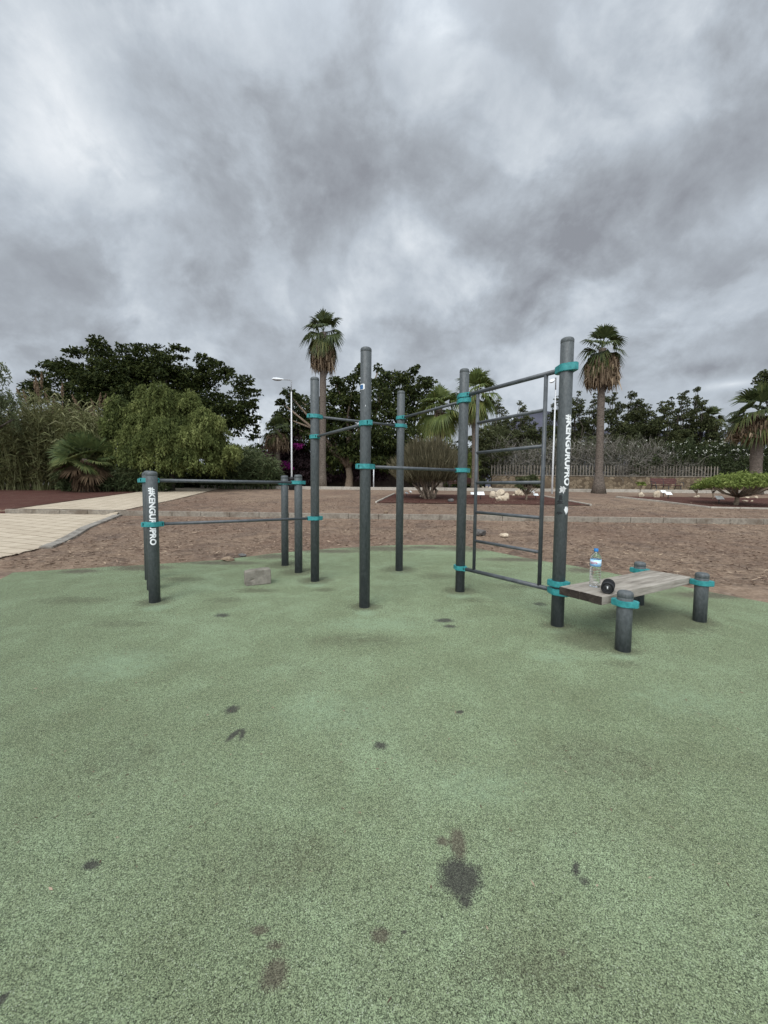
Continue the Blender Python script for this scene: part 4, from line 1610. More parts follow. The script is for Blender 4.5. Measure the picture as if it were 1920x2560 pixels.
# --- tall palms
palm(808, 28, 763, 832, 928, 58, 'tall fan palm with long brown skirt left of the middle post', seed=3, skirt_w=0.82, tr=0.225, base_px=806, emin=-62, nfrond=30)
palm(1506, 24, 812, 872, 972, 60, 'tall fan palm with shaggy brown skirt right of the lettered post', seed=5, skirt_w=0.88, tr=0.2, base_px=1497, base_flare=2.3, nfrond=28, emin=-50, deadk=1.2)
palm(1188, 27, 918, 985, 1060, 66, 'bright green fan palm right of the tall pull-up post', 'palmlight', seed=8, skirt_w=0.6, tr=0.22, emin=-62, nfrond=34, deadk=0.6)
palm(1098, 28, 955, 1022, 1090, 64, 'lower bright green fan palm left of the pull-up post', 'palmlight', seed=9, skirt_w=0.65, tr=0.22, emin=-62, nfrond=34, deadk=0.6)
palm(693, 36, 1030, 1075, 1128, 38, 'short fan palm with drooping brown skirt behind the left lamp', seed=12, skirt_w=1.0, tr=0.25, emin=-30, nfrond=22)
palm(1896, 24, 975, 1030, 1108, 72, 'stocky fan palm at the right edge of the picture', seed=14, skirt_w=1.25, tr=0.3, emin=-40, nfrond=30, base_px=1888)
palm(1835, 46, 1045, 1066, 1092, 34, 'small distant fan palm left of the stocky right palm', seed=15, skirt_w=0.5, tr=0.2, nfrond=18, deadk=0.3)
palm(1780, 45, 1015, 1046, 1085, 34, 'dark fan palm at the right end of the far tree row', seed=16, skirt_w=0.5, tr=0.2, nfrond=20, deadk=0.3)

# --- dark spreading trees
leafy_tree('ficus_tree', [
    (300, 965, 105, 62), (205, 965, 80, 52), (400, 968, 100, 60), (500, 990, 85, 58), (556, 1030, 66, 48), (140, 985, 56, 36), (300, 1030, 120, 60), (430, 1050, 110, 60), (170, 1050, 90, 55),
    (430, 935, 62, 32), (350, 925, 60, 34), (480, 955, 50, 34), (290, 925, 60, 34), (230, 930, 50, 30), (400, 915, 40, 26), (520, 940, 34, 26),
    (250, 890, 36, 30), (165, 925, 40, 22), (103, 937, 28, 9), (128, 915, 28, 13), (182, 880, 28, 13), (245, 862, 22, 20), (306, 872, 16, 28), (350, 890, 30, 24), (342, 866, 12, 10),
    (392, 892, 18, 30), (384, 870, 9, 10), (418, 890, 24, 18), (442, 868, 18, 10), (462, 874, 12, 8), (452, 895, 14, 8), (510, 902, 26, 20), (506, 890, 10, 8), (540, 904, 18, 8), (552, 928, 36, 26), (598, 958, 34, 24),
    (568, 930, 14, 10), (630, 982, 26, 11), (612, 1005, 34, 16), (622, 1042, 28, 18), (590, 1062, 32, 24), (634, 1082, 14, 24), (640, 1018, 12, 6), (84, 1000, 26, 10), (100, 960, 26, 10)], 32, 330, L['ficus'],
    'wide dark evergreen tree with jagged crown on the left behind the shrubs', r0=0.5, leaf=0.23, asp=0.55, depth=1.5, flat=0.55, droop=0.35)
leafy_tree('ficus_tree', [
    (722, 985, 24, 14), (742, 992, 20, 14), (702, 1005, 14, 8), (760, 1022, 46, 38), (722, 1062, 36, 30), (700, 1040, 18, 14), (835, 952, 18, 10), (850, 968, 28, 22), (884, 955, 20, 18), (947, 922, 12, 12), (960, 950, 30, 24),
    (984, 938, 22, 12), (1020, 948, 25, 16), (1035, 928, 16, 8), (1044, 918, 6, 8), (1062, 955, 28, 14), (1072, 962, 14, 12), (1010, 978, 50, 34), (1078, 1000, 28, 22), (940, 1000, 60, 45), (862, 1012, 50, 45), (1040, 1042, 42, 44),
    (880, 1080, 78, 56), (960, 1080, 80, 56), (818, 1080, 50, 58), (1040, 1100, 46, 50), (852, 1140, 50, 40), (925, 1145, 60, 34), (1000, 1140, 50, 36), (765, 1085, 34, 50), (900, 925, 10, 16), (895, 940, 14, 14), (810, 1030, 24, 60)], 38, 872, L['ficus'],
    'dark dense evergreen tree with hanging clumps behind the middle post', r0=0.36, bark='palebark', leaf=0.3, asp=0.55, depth=2.0, flat=0.7, droop=0.8, fork=gY(871, 38) + Vector((0, 0, 1.9)))
leafy_tree('dark_tree', [(740, 1110, 40, 50), (700, 1130, 40, 34), (770, 1150, 36, 40), (725, 1160, 50, 36), (800, 1170, 30, 30), (655, 1170, 34, 24)], 40, 740, L['mauve'],
           'dull dark bushy tree in shade behind the left street lamp', r0=0.2, leaf=0.28, depth=1.2)


# --- drooping green pepper shrub
def pepper(px0, px1, top, base_py, Y, label, mat, n=2600, seed=2, domes=None, lift=0.0, llen=0.19):
    rng = np.random.default_rng(seed)
    b = gY((px0 + px1) / 2, Y)
    t = thing('pepper_tree', b, label, 'shrub')
    P, Dn, dt = [], [], []
    cen = []
    sub = []
    for (px, py, rx, ry, dy) in domes:
        sub.append((px, py + ry * 0.15, rx * 0.7, ry * 0.7, dy + 0.3))
        for q in range(12):
            a = rng.uniform(-0.3, math.pi + 0.3)
            f = rng.uniform(0.45, 1.02)
            z = rng.uniform(0.16, 0.42)
            sub.append((px + math.cos(a) * rx * f, py - math.sin(a) * ry * f, rx * z, rx * z * rng.uniform(0.8, 1.2), dy - 0.4 * rng.uniform(0, 1.5)))
    domes = sub
    for (px, py, rx, ry, dy) in domes:
        yy = Y + dy
        c = np.array(at(px, py, yy))
        cen.append(Vector(c))
        k = yy / 1000
        m = int(n * rx * ry / sum(d[2] * d[3] for d in domes))
        dt.append(np.full(m, rng.normal(0, 0.13)))
        u = rand_dir(m, rng)
        u[:, 2] = np.abs(u[:, 2]) * 1.2 - 0.45
        u = unit(u)
        r = np.array([rx, (rx + ry) * 0.55, ry]) * k
        p = c + u * r * rng.uniform(0.7, 1.02, m)[:, None]
        P.append(p)
        Dn.append(u)
    P, U = np.concatenate(P), np.concatenate(Dn)
    m = len(P)
    ns = 11
    ln = rng.uniform(0.2, 0.62, m)
    s = np.linspace(0, 1, ns)[None, :, None]
    out = (U * np.array([1, 1, 0.35]))[:, None, :] * (0.4 * s - 0.22 * s * s) * ln[:, None, None]
    down = np.array([0, 0, -1.0])[None, None] * (s ** 1.6) * ln[:, None, None]
    C = P[:, None, :] + out + down + rng.normal(0, 0.045, (m, ns, 3))
    D = unit(np.array([0, 0, -1.0])[None, None] + 0.35 * U[:, None, :] + rng.normal(0, 0.6, (m, ns, 3)))
    C, D = C.reshape(-1, 3), D.reshape(-1, 3)
    keep = C[:, 2] > b.z + 0.12
    C, D = C[keep], D[keep]
    tn = np.clip(np.repeat(rng.normal(0.48, 0.16, m) + np.concatenate(dt), ns)[keep] + rng.normal(0, 0.12, len(C)), 0, 1)
    l = llen * rng.uniform(0.7, 1.25, len(C))
    quads('crown', leaves(C, D, l, l * 0.33, rng), tn, mat, t)
    limbs(t, b, cen[::7], 0.16, M['bark'])
    return t


pepper(280, 580, 965, 1215, 24, 'rounded light green shrub with drooping willowy foliage on the left', L['pepper'], 10500, 2, [
    (330, 1065, 66, 62, 0), (400, 1062, 70, 84, -0.4), (470, 1078, 70, 80, -0.3), (530, 1110, 52, 66, 0), (310, 1125, 60, 66, -0.5), (400, 1135, 90, 62, -1), (500, 1145, 84, 58, -0.9), (375, 1000, 34, 36, 0.2),
    (455, 1020, 44, 38, 0.2), (296, 1020, 28, 36, 0.2), (560, 1140, 34, 48, 0.2), (510, 1065, 40, 36, 0)])
pepper(-160, 40, 880, 1215, 22, 'feathery drooping tree at the left edge of the picture', L['feather'], 420, 6, [(-60, 985, 80, 70, 0), (-10, 1010, 40, 50, -0.3), (-30, 935, 40, 28, 0.3), (20, 1050, 26, 34, 0)], llen=0.18)


# --- reeds
def reeds(name, pxr, Yr, hts, n, mat, label, seed, leafn=11, leafl=0.55, base_only=0.0):
    rng = np.random.default_rng(seed)
    px = rng.uniform(pxr[0], pxr[1], n)
    Y = rng.uniform(Yr[0], Yr[1], n)
    H = np.interp(px, [h[0] for h in hts], [h[1] for h in hts]) * rng.uniform(0.55, 1.05, n)
    B = np.array([gY(a, b) for a, b in zip(px, Y)])
    lean = rng.normal(0, 0.14, (n, 2))
    T = B + np.stack([lean[:, 0] * H, lean[:, 1] * H, H], 1)
    mid = (B + T) / 2 + np.stack([-lean[:, 0] * H * 0.12, -lean[:, 1] * H * 0.12, 0 * H], 1)
    V = [blades(B, mid, T, 0.03, 0.028, 0.015, rng=rng)]
    tn = [np.tile(rng.uniform(0.3, 0.9, n), 2)]
    m = n * leafn
    f = rng.uniform(0.08, 1.0, (n, leafn))
    q = B[:, None] + (T - B)[:, None] * f[..., None]
    q = q.reshape(-1, 3)
    az = rng.uniform(0, 2 * math.pi, m)
    d = np.stack([np.cos(az), np.sin(az), rng.uniform(0.3, 1.3, m)], 1)
    d = unit(d)
    l = leafl * rng.uniform(0.6, 1.4, m)
    P1 = q + d * (l * 0.55)[:, None]
    P2 = P1 + (d * np.array([1, 1, 0.2]) + np.array([0, 0, -0.55]) * rng.uniform(0.3, 1.5, m)[:, None]) * (l * 0.5)[:, None]
    V.append(blades(q, P1, P2, 0.04, 0.065, 0.008, rng=rng))
    hv = f.reshape(-1)
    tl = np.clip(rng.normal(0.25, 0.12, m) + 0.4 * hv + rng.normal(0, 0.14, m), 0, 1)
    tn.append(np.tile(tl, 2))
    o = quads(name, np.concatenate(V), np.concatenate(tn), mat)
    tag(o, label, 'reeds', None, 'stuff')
    return o


rd = reeds('reed_thicket', (-90, 275), (23.4, 26.5), [(-90, 4.4), (0, 4.6), (60, 5.0), (110, 5.7), (160, 5.2), (200, 4.8), (260, 5.0), (275, 4.4)], 1500, L['reed'], 'thick olive and brown reeds on the left edge', 21, 13, 0.7)
leafy_tree('low_shrub', [(330 + 30 * i, 1182 + (i % 2) * 8, 38, 44) for i in range(12)] + [(345 + 28 * i, 1203, 32, 20) for i in range(12)], 27.5, 500, L['oleander'], 'dark low shrubbery under the willowy shrub and reeds', 'shrub', r0=0.08, leaf=0.24, depth=0.5)
gr = reeds('green_reeds', (540, 690), (25.5, 29), [(540, 2.6), (600, 2.8), (650, 2.4), (690, 1.8)], 520, L['greenreed'], 'lower green reeds between the willowy shrub and the purple bush', 23, 14, 0.65)
gu = reeds('green_undergrowth', (150, 420), (22.6, 23.6), [(150, 1.0), (240, 1.2), (330, 1.5), (420, 0.8)], 330, L['greenreed'], 'low arching green blades under the willowy shrub', 24, 10, 0.6)
PL = [(48, 985, -0.5, 24), (62, 990, -0.35, 25), (92, 958, -0.28, 26), (104, 950, -0.05, 30), (88, 968, -0.3, 24), (96, 975, -0.2, 24), (116, 995, -0.25, 26), (133, 1012, 0.02, 28), (156, 975, -0.06, 28), (186, 1000, -0.5, 22),
      (232, 1012, -0.35, 22), (250, 1000, 0.05, 26), (260, 1002, 0.25, 26), (228, 1028, -0.6, 20), (196, 1020, -0.1, 22), (180, 1035, -0.7, 20)]
rp = np.random.default_rng(5)
for (px, py, ln_, lpx) in PL:
    Y = 25 + rp.uniform(-.6, .6)
    k = Y / 1000
    c = np.array(at(px, py, Y))
    ax_ = unit(np.array([ln_, 0.1, 1.0]))
    n = 240
    f = rp.uniform(0, 1, n)
    q = c + ax_ * (f[:, None] - 0.5) * lpx * k * 1.3
    w = 0.085 * np.sin(np.clip(f * 0.9 + 0.1, 0, 1) * math.pi) + 0.01
    q = q + rand_dir(n, rp) * w[:, None] * rp.uniform(0, 1, n)[:, None] * np.array([1, 1, 0.3])
    V = leaves(q, unit(ax_ + rp.normal(0, 0.3, (n, 3))), 0.16, 0.035, rp)
    base = c - ax_ * 1.4
    V = np.concatenate([V, blades(base[None], c[None], (c + ax_ * 0.2)[None], 0.03, 0.03, 0.02)])
    p_ = quads('plume', V, np.concatenate([rp.uniform(0, 1, n), [0.6, 0.6]]), L['plume'], rd)


# --- fan palm bush in front of the reeds
def fan_bush():
    rng = np.random.default_rng(31)
    Y = 22.6
    b = gY(216, Y)
    t = thing('fan_palm_bush', b, 'low fan palm bush with broad green leaves and brown shaggy base on the left', 'palm')
    o = np.array(b) + np.array([0, 0, 1.85])
    n = 40
    for i in range(n):
        f = (i + 0.5) / n
        el = R(85 - 120 * f ** 0.85)
        az = i * 2.39996
        d = np.array([math.cos(az) * math.cos(el), math.sin(az) * math.cos(el), math.sin(el)])
        dead = f > 0.8
        V, hub = fan_frond(o, d, 0.15 + 0.5 * f, 0.95 * rng.uniform(0.85, 1.1), 0.95 * rng.uniform(0.85, 1.1), rng, 26, 1.75, 0.085, 0.25 + 0.3 * f)
        quads('dead_leaf' if dead else 'frond', V, np.clip(rng.normal(0.5 + (0.25 if 0.55 < f < 0.8 else 0), 0.17, len(V)), 0, 1), L['deadbrown'] if dead else L['fan'], t)
    m = 500
    a = rng.uniform(0, 2 * math.pi, m)
    er = np.stack([np.cos(a), np.sin(a), 0 * a], 1)
    z0 = rng.uniform(0.4, 1.8, m)
    P0 = np.array(b) + er * 0.2 + np.array([0, 0, 1.0]) * z0[:, None]
    P1 = np.array(b) + er * rng.uniform(0.35, 0.6, m)[:, None] + np.array([0, 0, 1.0]) * (z0 * 0.75)[:, None]
    P2 = np.array(b) + er * rng.uniform(0.4, 0.75, m)[:, None] + np.array([0, 0, 1.0]) * (z0 * 0.75 - 0.5).clip(0.02)[:, None]
    quads('dead_leaf_skirt', blades(P0, P1, P2, 0.05, 0.1, 0.02, rng=rng), np.tile(rng.uniform(0, 1, m), 2), L['deadbrown'], t)
    bm = bmesh.new()
    tube(bm, [b - Vector((0, 0, .1)), b + Vector((0, 0, 0.8)), b + Vector((0, 0, 1.85))], [0.32, 0.3, 0.16], 12)
    bmlink('trunk', bm, M['palmtrunk'], t)


fan_bush()


# --- hedges of leaf masses
def leaf_mass(t, name, pxr, Yr, zprof, n, leaf, asp, mat, seed, droop=0.2, lo=0.05):
    rng = np.random.default_rng(seed)
    px = rng.uniform(*pxr, n)
    Y = rng.uniform(*Yr, n)
    hx = [h[0] for h in zprof]
    bump = np.array([0.75 + 0.35 * mnoise.noise((a * 0.03, b * 0.8, seed)) + 0.2 * mnoise.noise((a * 0.11, b * 2, seed)) for a, b in zip(px, Y)])
    H = np.interp(px, hx, [h[1] for h in zprof]) * bump / 0.85
    f = 1 - rng.uniform(0, 1, n) ** 1.7 * (1 - lo)
    B = np.array([gY(a, b) for a, b in zip(px, Y)])
    C = B + np.array([0, 0, 1.0]) * (H * f)[:, None]
    D = unit(rng.normal(0, 1, (n, 3)) + np.array([0, 0, -droop]))
    l = leaf * rng.uniform(0.7, 1.4, n)
    return quads(name, leaves(C, D, l, l * asp, rng), rng.beta(2, 2, n), mat, t), C


def twigs(t, name, pxr, Yr, zprof, n, mat, seed, ln=0.9, w=0.03, z0=(0.3, 0.95), up=0.7):
    rng = np.random.default_rng(seed)
    px = rng.uniform(*pxr, n)
    Y = rng.uniform(*Yr, n)
    H = np.interp(px, [h[0] for h in zprof], [h[1] for h in zprof]) * np.array([0.9 + 0.3 * mnoise.noise((a * 0.04, b, seed)) for a, b in zip(px, Y)])
    f = rng.uniform(*z0, n)
    B = np.array([gY(a, b) for a, b in zip(px, Y)])
    P0 = B + np.array([0, 0, 1.0]) * (H * f)[:, None]
    d = unit(rng.normal(0, 0.75, (n, 3)) + np.array([0, 0, up]))
    l = ln * rng.uniform(0.4, 1.3, n)
    P1 = P0 + d * (l * 0.5)[:, None]
    d2 = unit(d + rng.normal(0, 0.4, (n, 3)))
    P2 = P1 + d2 * (l * 0.5)[:, None]
    V = blades(P0, P1, P2, w, w * 0.8, w * 0.35, rng=rng)
    return quads(name, V, np.tile(rng.beta(2, 2, n), 2), mat, t)


hz = [(1225, 3.6), (1300, 3.7), (1400, 4.0), (1500, 4.2), (1600, 4.1), (1650, 3.6), (1700, 3.4)]
leafy_tree('shade_hedge', [(620 + 46 * i, 1165 - (i % 3) * 12, 40, 46) for i in range(13)] + [(1130, 1200, 40, 22), (1175, 1200, 30, 22)], 44, 860, L['ficus'], 'dark tall hedge in shade closing the view behind the middle trees', 'hedge', r0=0.1, leaf=0.34, depth=0.8)
t = thing('dry_hedge', gY(1460, 33), 'tall hedge of grey bare twigs behind the picket fence', 'hedge')
leaf_mass(t, 'foliage', (1228, 1690), (31.9, 35), [(a, b * 0.97) for a, b in hz], 30000, 0.19, 0.32, L['hedge'], 41)
twigs(t, 'twigs', (1228, 1690), (31.0, 33.5), hz, 6000, L['grey'], 42, 1.0, 0.021, (0.25, 0.97))
hz2 = [(1600, 2.8), (1680, 3.9), (1750, 4.0), (1850, 4.2), (1960, 4.3)]
t = thing('oleander_hedge', gY(1800, 33), 'green oleander hedge dotted with white flowers behind the right end of the wall', 'hedge')
leaf_mass(t, 'foliage', (1600, 2000), (32.0, 34.5), hz2, 30000, 0.22, 0.35, L['oleander'], 43)
twigs(t, 'twigs', (1600, 2000), (31.8, 33), hz2, 2200, L['grey'], 44, 0.9, 0.022, (0.1, 0.7))
leaf_mass(t, 'front_foliage', (1570, 1960), (31.0, 31.25), [(1570, 2.2), (1620, 2.6), (1700, 2.9), (1960, 3.0)], 9000, 0.2, 0.35, L['oleander'], 48, 0.3, 0.4)
twigs(t, 'front_twigs', (1540, 1760), (30.95, 31.2), [(1540, 2.4), (1960, 2.6)], 1600, L['grey'], 49, 0.8, 0.022, (0.45, 0.95), 0.2)
rngf = np.random.default_rng(45)
fx = rngf.uniform(1640, 1960, 150)
fh = np.interp(fx, [h[0] for h in hz2], [h[1] for h in hz2]) * rngf.uniform(0.42, 1.02, 150)
FC = np.array([gY(a, 31.85) for a in fx]) + np.array([0, 0, 1.0]) * fh[:, None]
fx2 = rngf.uniform(1280, 1620, 45)
FC2 = np.array([gY(a, 31.85) for a in fx2]) + np.array([0, 0, 1.0]) * (np.interp(fx2, [h[0] for h in hz], [h[1] for h in hz]) * rngf.uniform(0.6, 1.0, 45))[:, None]
FA = np.repeat(np.concatenate([FC, FC2]), 4, 0)
FA = FA + rngf.normal(0, 0.045, FA.shape)
fl = quads('flowers', leaves(FA, rand_dir(len(FA), rngf), 0.075, 0.065, rngf), rngf.uniform(0, 1, len(FA)), L['flower'], t)
# green shrubs left of the wall
leafy_tree('olive_shrub', [(1200, 1120, 34, 30), (1225, 1135, 28, 34), (1190, 1160, 30, 34), (1230, 1170, 26, 26), (1250, 1120, 22, 26), (1210, 1090, 26, 22), (1195, 1198, 34, 20), (1232, 1200, 22, 16), (1160, 1195, 22, 20)], 32.5, 1210, L['rowpale'],
           'olive green shrub behind the left side of the ladder', 'shrub', r0=0.1, leaf=0.2, depth=0.6)
leafy_tree('agave_bush', [(1178, 1150, 10, 22), (1176, 1180, 12, 16), (1186, 1165, 10, 20)], 29, 1180, L['bright'],
           'spiky pale green plant beside the pull-up post', 'plant', r0=0.08, bark='palebark', leaf=0.4, asp=0.14, droop=-0.2, depth=0.2)


# --- far tree row
def row_tree(px, top, w, Y, label, mat, seed, bot=1122, name='row_tree'):
    rng = np.random.default_rng(seed)
    bl = []
    h = bot - top
    nb = max(7, int(h / 8))
    for i in range(nb):
        f = i / (nb - 1)
        ww = w * (0.3 + 1.35 * f ** 0.75) * rng.uniform(0.7, 1.2)
        q = 0.5 * ww * rng.uniform(0.55, 1.0)
        bl.append((px + rng.uniform(-.55, .55) * ww, top + h * f + rng.uniform(-4, 4), q, max(7, q * rng.uniform(0.55, 0.9)), rng.uniform(-.8, .8)))
    return leafy_tree(name, bl, Y, px, mat, label, 'tree', 'far trees behind the hedge', r0=0.14, rng=rng, leaf=0.2, asp=0.5, depth=0.8, nlimb=8, sub=0.42, cover=2.6)


RT = [(1252, 1002, 36, 44, 'rowpale', 'slender pale green tree seen through the left of the ladder'), (1300, 1008, 46, 43, 'rowpale', 'wider pale green tree seen through the middle of the ladder'),
      (1275, 1060, 60, 42, 'rowpale', 'low olive tree below the slender pair seen through the ladder'), (1345, 1062, 50, 42, 'row', 'low dark tree seen through the right of the ladder'),
      (1390, 1000, 40, 44, 'row', 'dark tree peeking out left of the lettered post'), (1440, 985, 46, 44, 'row', 'pointed dark tree just right of the lettered post'), (1480, 990, 34, 46, 'row', 'dark tree directly behind the right tall palm trunk'),
      (1530, 982, 52, 44, 'row', 'open branched dark tree right of the tall palm'), (1585, 984, 50, 45, 'row', 'dark tree with airy top above the grey hedge'), (1622, 1020, 46, 44, 'row', 'low dark tree between airy tops over the bench'),
      (1655, 1010, 46, 43, 'row', 'broad dark tree above the bench backrest'), (1682, 996, 34, 45, 'row', 'narrow dark tree right of the bench top'), (1713, 978, 40, 44, 'row', 'tall pointed dark tree in the right group'),
      (1746, 972, 42, 45, 'row', 'tallest airy tree of the right group'), (1768, 1030, 40, 44, 'row', 'low dark tree near the right end of the row')]
for i, (px, top, w, Y, m, lab) in enumerate(RT):
    row_tree(px, top, w, Y, lab, L[m], 200 + i)
leafy_tree('edge_tree', [(1915, 945, 22, 14), (1900, 960, 16, 12), (1925, 970, 22, 16), (1940, 930, 22, 20), (1950, 990, 30, 40)], 38, 1975, L['row'], 'dark tree cut by the right edge above the stocky palm', r0=0.2, leaf=0.26, depth=0.6)


# --- purple bush and dark bushes in the middle distance
leafy_tree('bougainvillea', [(668, 1150, 26, 16), (690, 1158, 24, 14), (712, 1165, 18, 12), (745, 1115, 12, 10), (655, 1160, 16, 12)], 37, 690, L['purple'], 'magenta flowering bougainvillea beside the short palm', 'shrub', r0=0.1, leaf=0.22, depth=0.4)
leafy_tree('mauve_bush', [(690, 1185, 44, 26), (650, 1175, 26, 20), (735, 1170, 36, 30), (780, 1180, 36, 30), (830, 1190, 40, 20), (890, 1180, 50, 26), (950, 1175, 40, 30)], 39.5, 760, L['mauve'], 'dark shaded hedge row under the middle trees', 'hedge', r0=0.1, leaf=0.28, depth=0.8)


# --- brown broom bush in the left bed
def broom():
    rng = np.random.default_rng(51)
    b = gp(1070, 1247)
    t = thing('brown_bush', b, 'large dry brown bush with twisted pale trunk in the left bed', 'shrub')
    k = b.y / 1000
    Rx, Rz = 98 * k, 152 * k
    bm = bmesh.new()
    ends = []
    for i in range(16):
        a = 2 * math.pi * i / 16 + rng.uniform(-.2, .2)
        rr = rng.uniform(0.25, 0.75)
        e = b + Vector((math.cos(a) * rr * Rx * 0.62, math.sin(a) * rr * Rx * 0.62, Rz * (0.30 + 0.15 * rng.uniform())))
        s = b + Vector((rng.normal(0, .12), rng.normal(0, .12), 0.02))
        m1 = s.lerp(e, 0.3) + Vector((rng.normal(0, .1), rng.normal(0, .1), 0.02))
        m2 = s.lerp(e, 0.65) + Vector((rng.normal(0, .08), rng.normal(0, .08), 0.04))
        tube(bm, [s - Vector((0, 0, .1)), m1, m2, e], [0.07, 0.052, 0.035, 0.02], 7)
        ends.append(e)
    tube(bm, [b + Vector((.05, 0, -.05)), b + Vector((.3, -.1, 0.1)), b + Vector((.42, 0, .38)), b + Vector((.25, .1, .6))], [0.1, 0.09, 0.07, 0.05], 8)
    tube(bm, [b + Vector((-.05, 0, -.05)), b + Vector((-.25, -.05, 0.14)), b + Vector((-.45, 0, .45)), b + Vector((-.75, .1, .75))], [0.1, 0.085, 0.065, 0.04], 8)
    bmlink('trunk', bm, M['palebark'], t)
    n = 14000
    u = rand_dir(n, rng)
    u[:, 2] = np.abs(u[:, 2])
    rad = rng.uniform(0.35, 1.0, n) ** 0.6
    c = np.array(b) + np.array([0, 0, Rz * 0.36])
    lump = np.array([0.92 + 0.2 * mnoise.noise(Vector(v) * 3.0) + 0.1 * mnoise.noise(Vector(v) * 8.0) for v in u])
    P1 = c + u * np.array([Rx, Rx * 0.95, Rz * 0.64]) * (rad * lump)[:, None]
    low = rng.uniform(0, 1, n) < 0.3
    P1[low, 2] = np.array(b)[2] + Rz * (0.3 + 0.2 * rng.uniform(0, 1, low.sum())) + 0.25 * (np.linalg.norm(P1[low, :2] - np.array(b)[:2], axis=1))
    d = unit((P1 - (np.array(b) + np.array([0, 0, -0.3]))) * np.array([0.8, 0.8, 1.0]) + rng.normal(0, 0.3, (n, 3)))
    l = rng.uniform(0.15, 0.42, n)
    P0 = P1 - d * l[:, None]
    P2 = P1 + unit(d + rng.normal(0, 0.2, (n, 3)) + np.array([0, 0, .3])) * (l * 0.7)[:, None]
    quads('crown', blades(P0, P1, P2, 0.012, 0.022, 0.008, rng=rng), np.tile(rng.beta(2, 2, n), 2), L['broom'], t)


broom()


def umbrella(px, py, cpx, w, top, bot, label, name, leafm, n=3400, seed=3, leaf=0.13, tr=0.07, stems=9, cat='shrub'):
    """a low shrub with a flat spreading crown on forked stems"""
    rng = np.random.default_rng(seed)
    b = gp(px, py)
    Y = b.y
    k = Y / 1000
    t = thing(name, b, label, cat)
    zt, zb = at(cpx, top, Y).z, at(cpx, bot, Y).z
    cx = at(cpx, 1217, Y).x
    rx = w * k / 2
    nt = max(10, n // 40)
    a = rng.uniform(0, 2 * math.pi, nt)
    r = np.sqrt(rng.uniform(0, 1, nt))
    x = cx + np.cos(a) * r * rx
    y = Y + np.sin(a) * r * rx
    top_z = zb + (zt - zb) * np.sqrt(np.clip(1 - (r * 0.98) ** 2.2, 0, 1))
    z = zb + (top_z - zb) * rng.uniform(0.55, 1.0, nt)
    tc = np.stack([x, y, z], 1)
    bm = bmesh.new()
    b2 = b + Vector(((cx - b.x) * 0.35, 0, (zb - b.z) * 0.62))
    tube(bm, [b - Vector((0, 0, .1)), b.lerp(b2, 0.5) + Vector((0.02, 0, 0)), b2], [tr * 1.2, tr, tr * 0.9], 9)
    order = rng.permutation(nt)[:stems * 2]
    for i in order:
        e = Vector(tc[i]) - Vector((0, 0, 0.05))
        m = b2.lerp(e, 0.5) + Vector((0, 0, -0.1 * (e - b2).length))
        tube(bm, [b2 - Vector((0, 0, .03)), m, e], [tr * 0.6, tr * 0.4, tr * 0.16], 6)
    bmlink('trunk', bm, M['palebark'], t)
    C = np.repeat(tc, 40, 0) + rng.normal(0, 1, (nt * 40, 3)) * np.array([0.14, 0.14, 0.05]) * (w * k / 3.0) ** 0.5
    D = unit(rng.normal(0, 0.7, C.shape) + np.array([0, 0, 0.5]))
    l = leaf * rng.uniform(0.7, 1.3, len(C))
    quads('crown', leaves(C, D, l, l * 0.4, rng), np.clip(np.repeat(rng.normal(0.5, 0.2, nt), 40) + rng.normal(0, 0.15, len(C)), 0, 1), leafm, t)


umbrella(1838, 1263, 1852, 168, 1183, 1226, 'wide flat-topped bright green shrub with leaning pale trunk in the right bed', 'flat_shrub', L['bright'], 9000, 61, 0.12, 0.085, 14)
umbrella(1781, 1248, 1784, 34, 1205, 1222, 'slim young tree with small green crown left of the wide shrub', 'young_tree', L['bright'], 700, 62, 0.13, 0.03, 5, 'tree')
umbrella(1742, 1243, 1744, 24, 1208, 1226, 'little round dark green tree with white stones at its foot', 'young_tree', L['rowpale'], 1100, 63, 0.12, 0.035, 5, 'tree')
umbrella(1600, 1239, 1601, 18, 1202, 1216, 'thin sapling with sparse pale leaves left of the red bench', 'young_tree', L['bright'], 420, 64, 0.11, 0.02, 4, 'tree')
umbrella(1315, 1250, 1318, 54, 1184, 1226, 'bushy small tree with forked pale trunk in the left bed', 'young_tree', L['rowpale'], 2600, 65, 0.13, 0.05, 12, 'tree')
umbrella(1477, 1222, 1478, 16, 1213, 1221, 'small green weed at the foot of the right tall palm', 'weed', L['bright'], 240, 66, 0.12, 0.01, 4, 'plant')


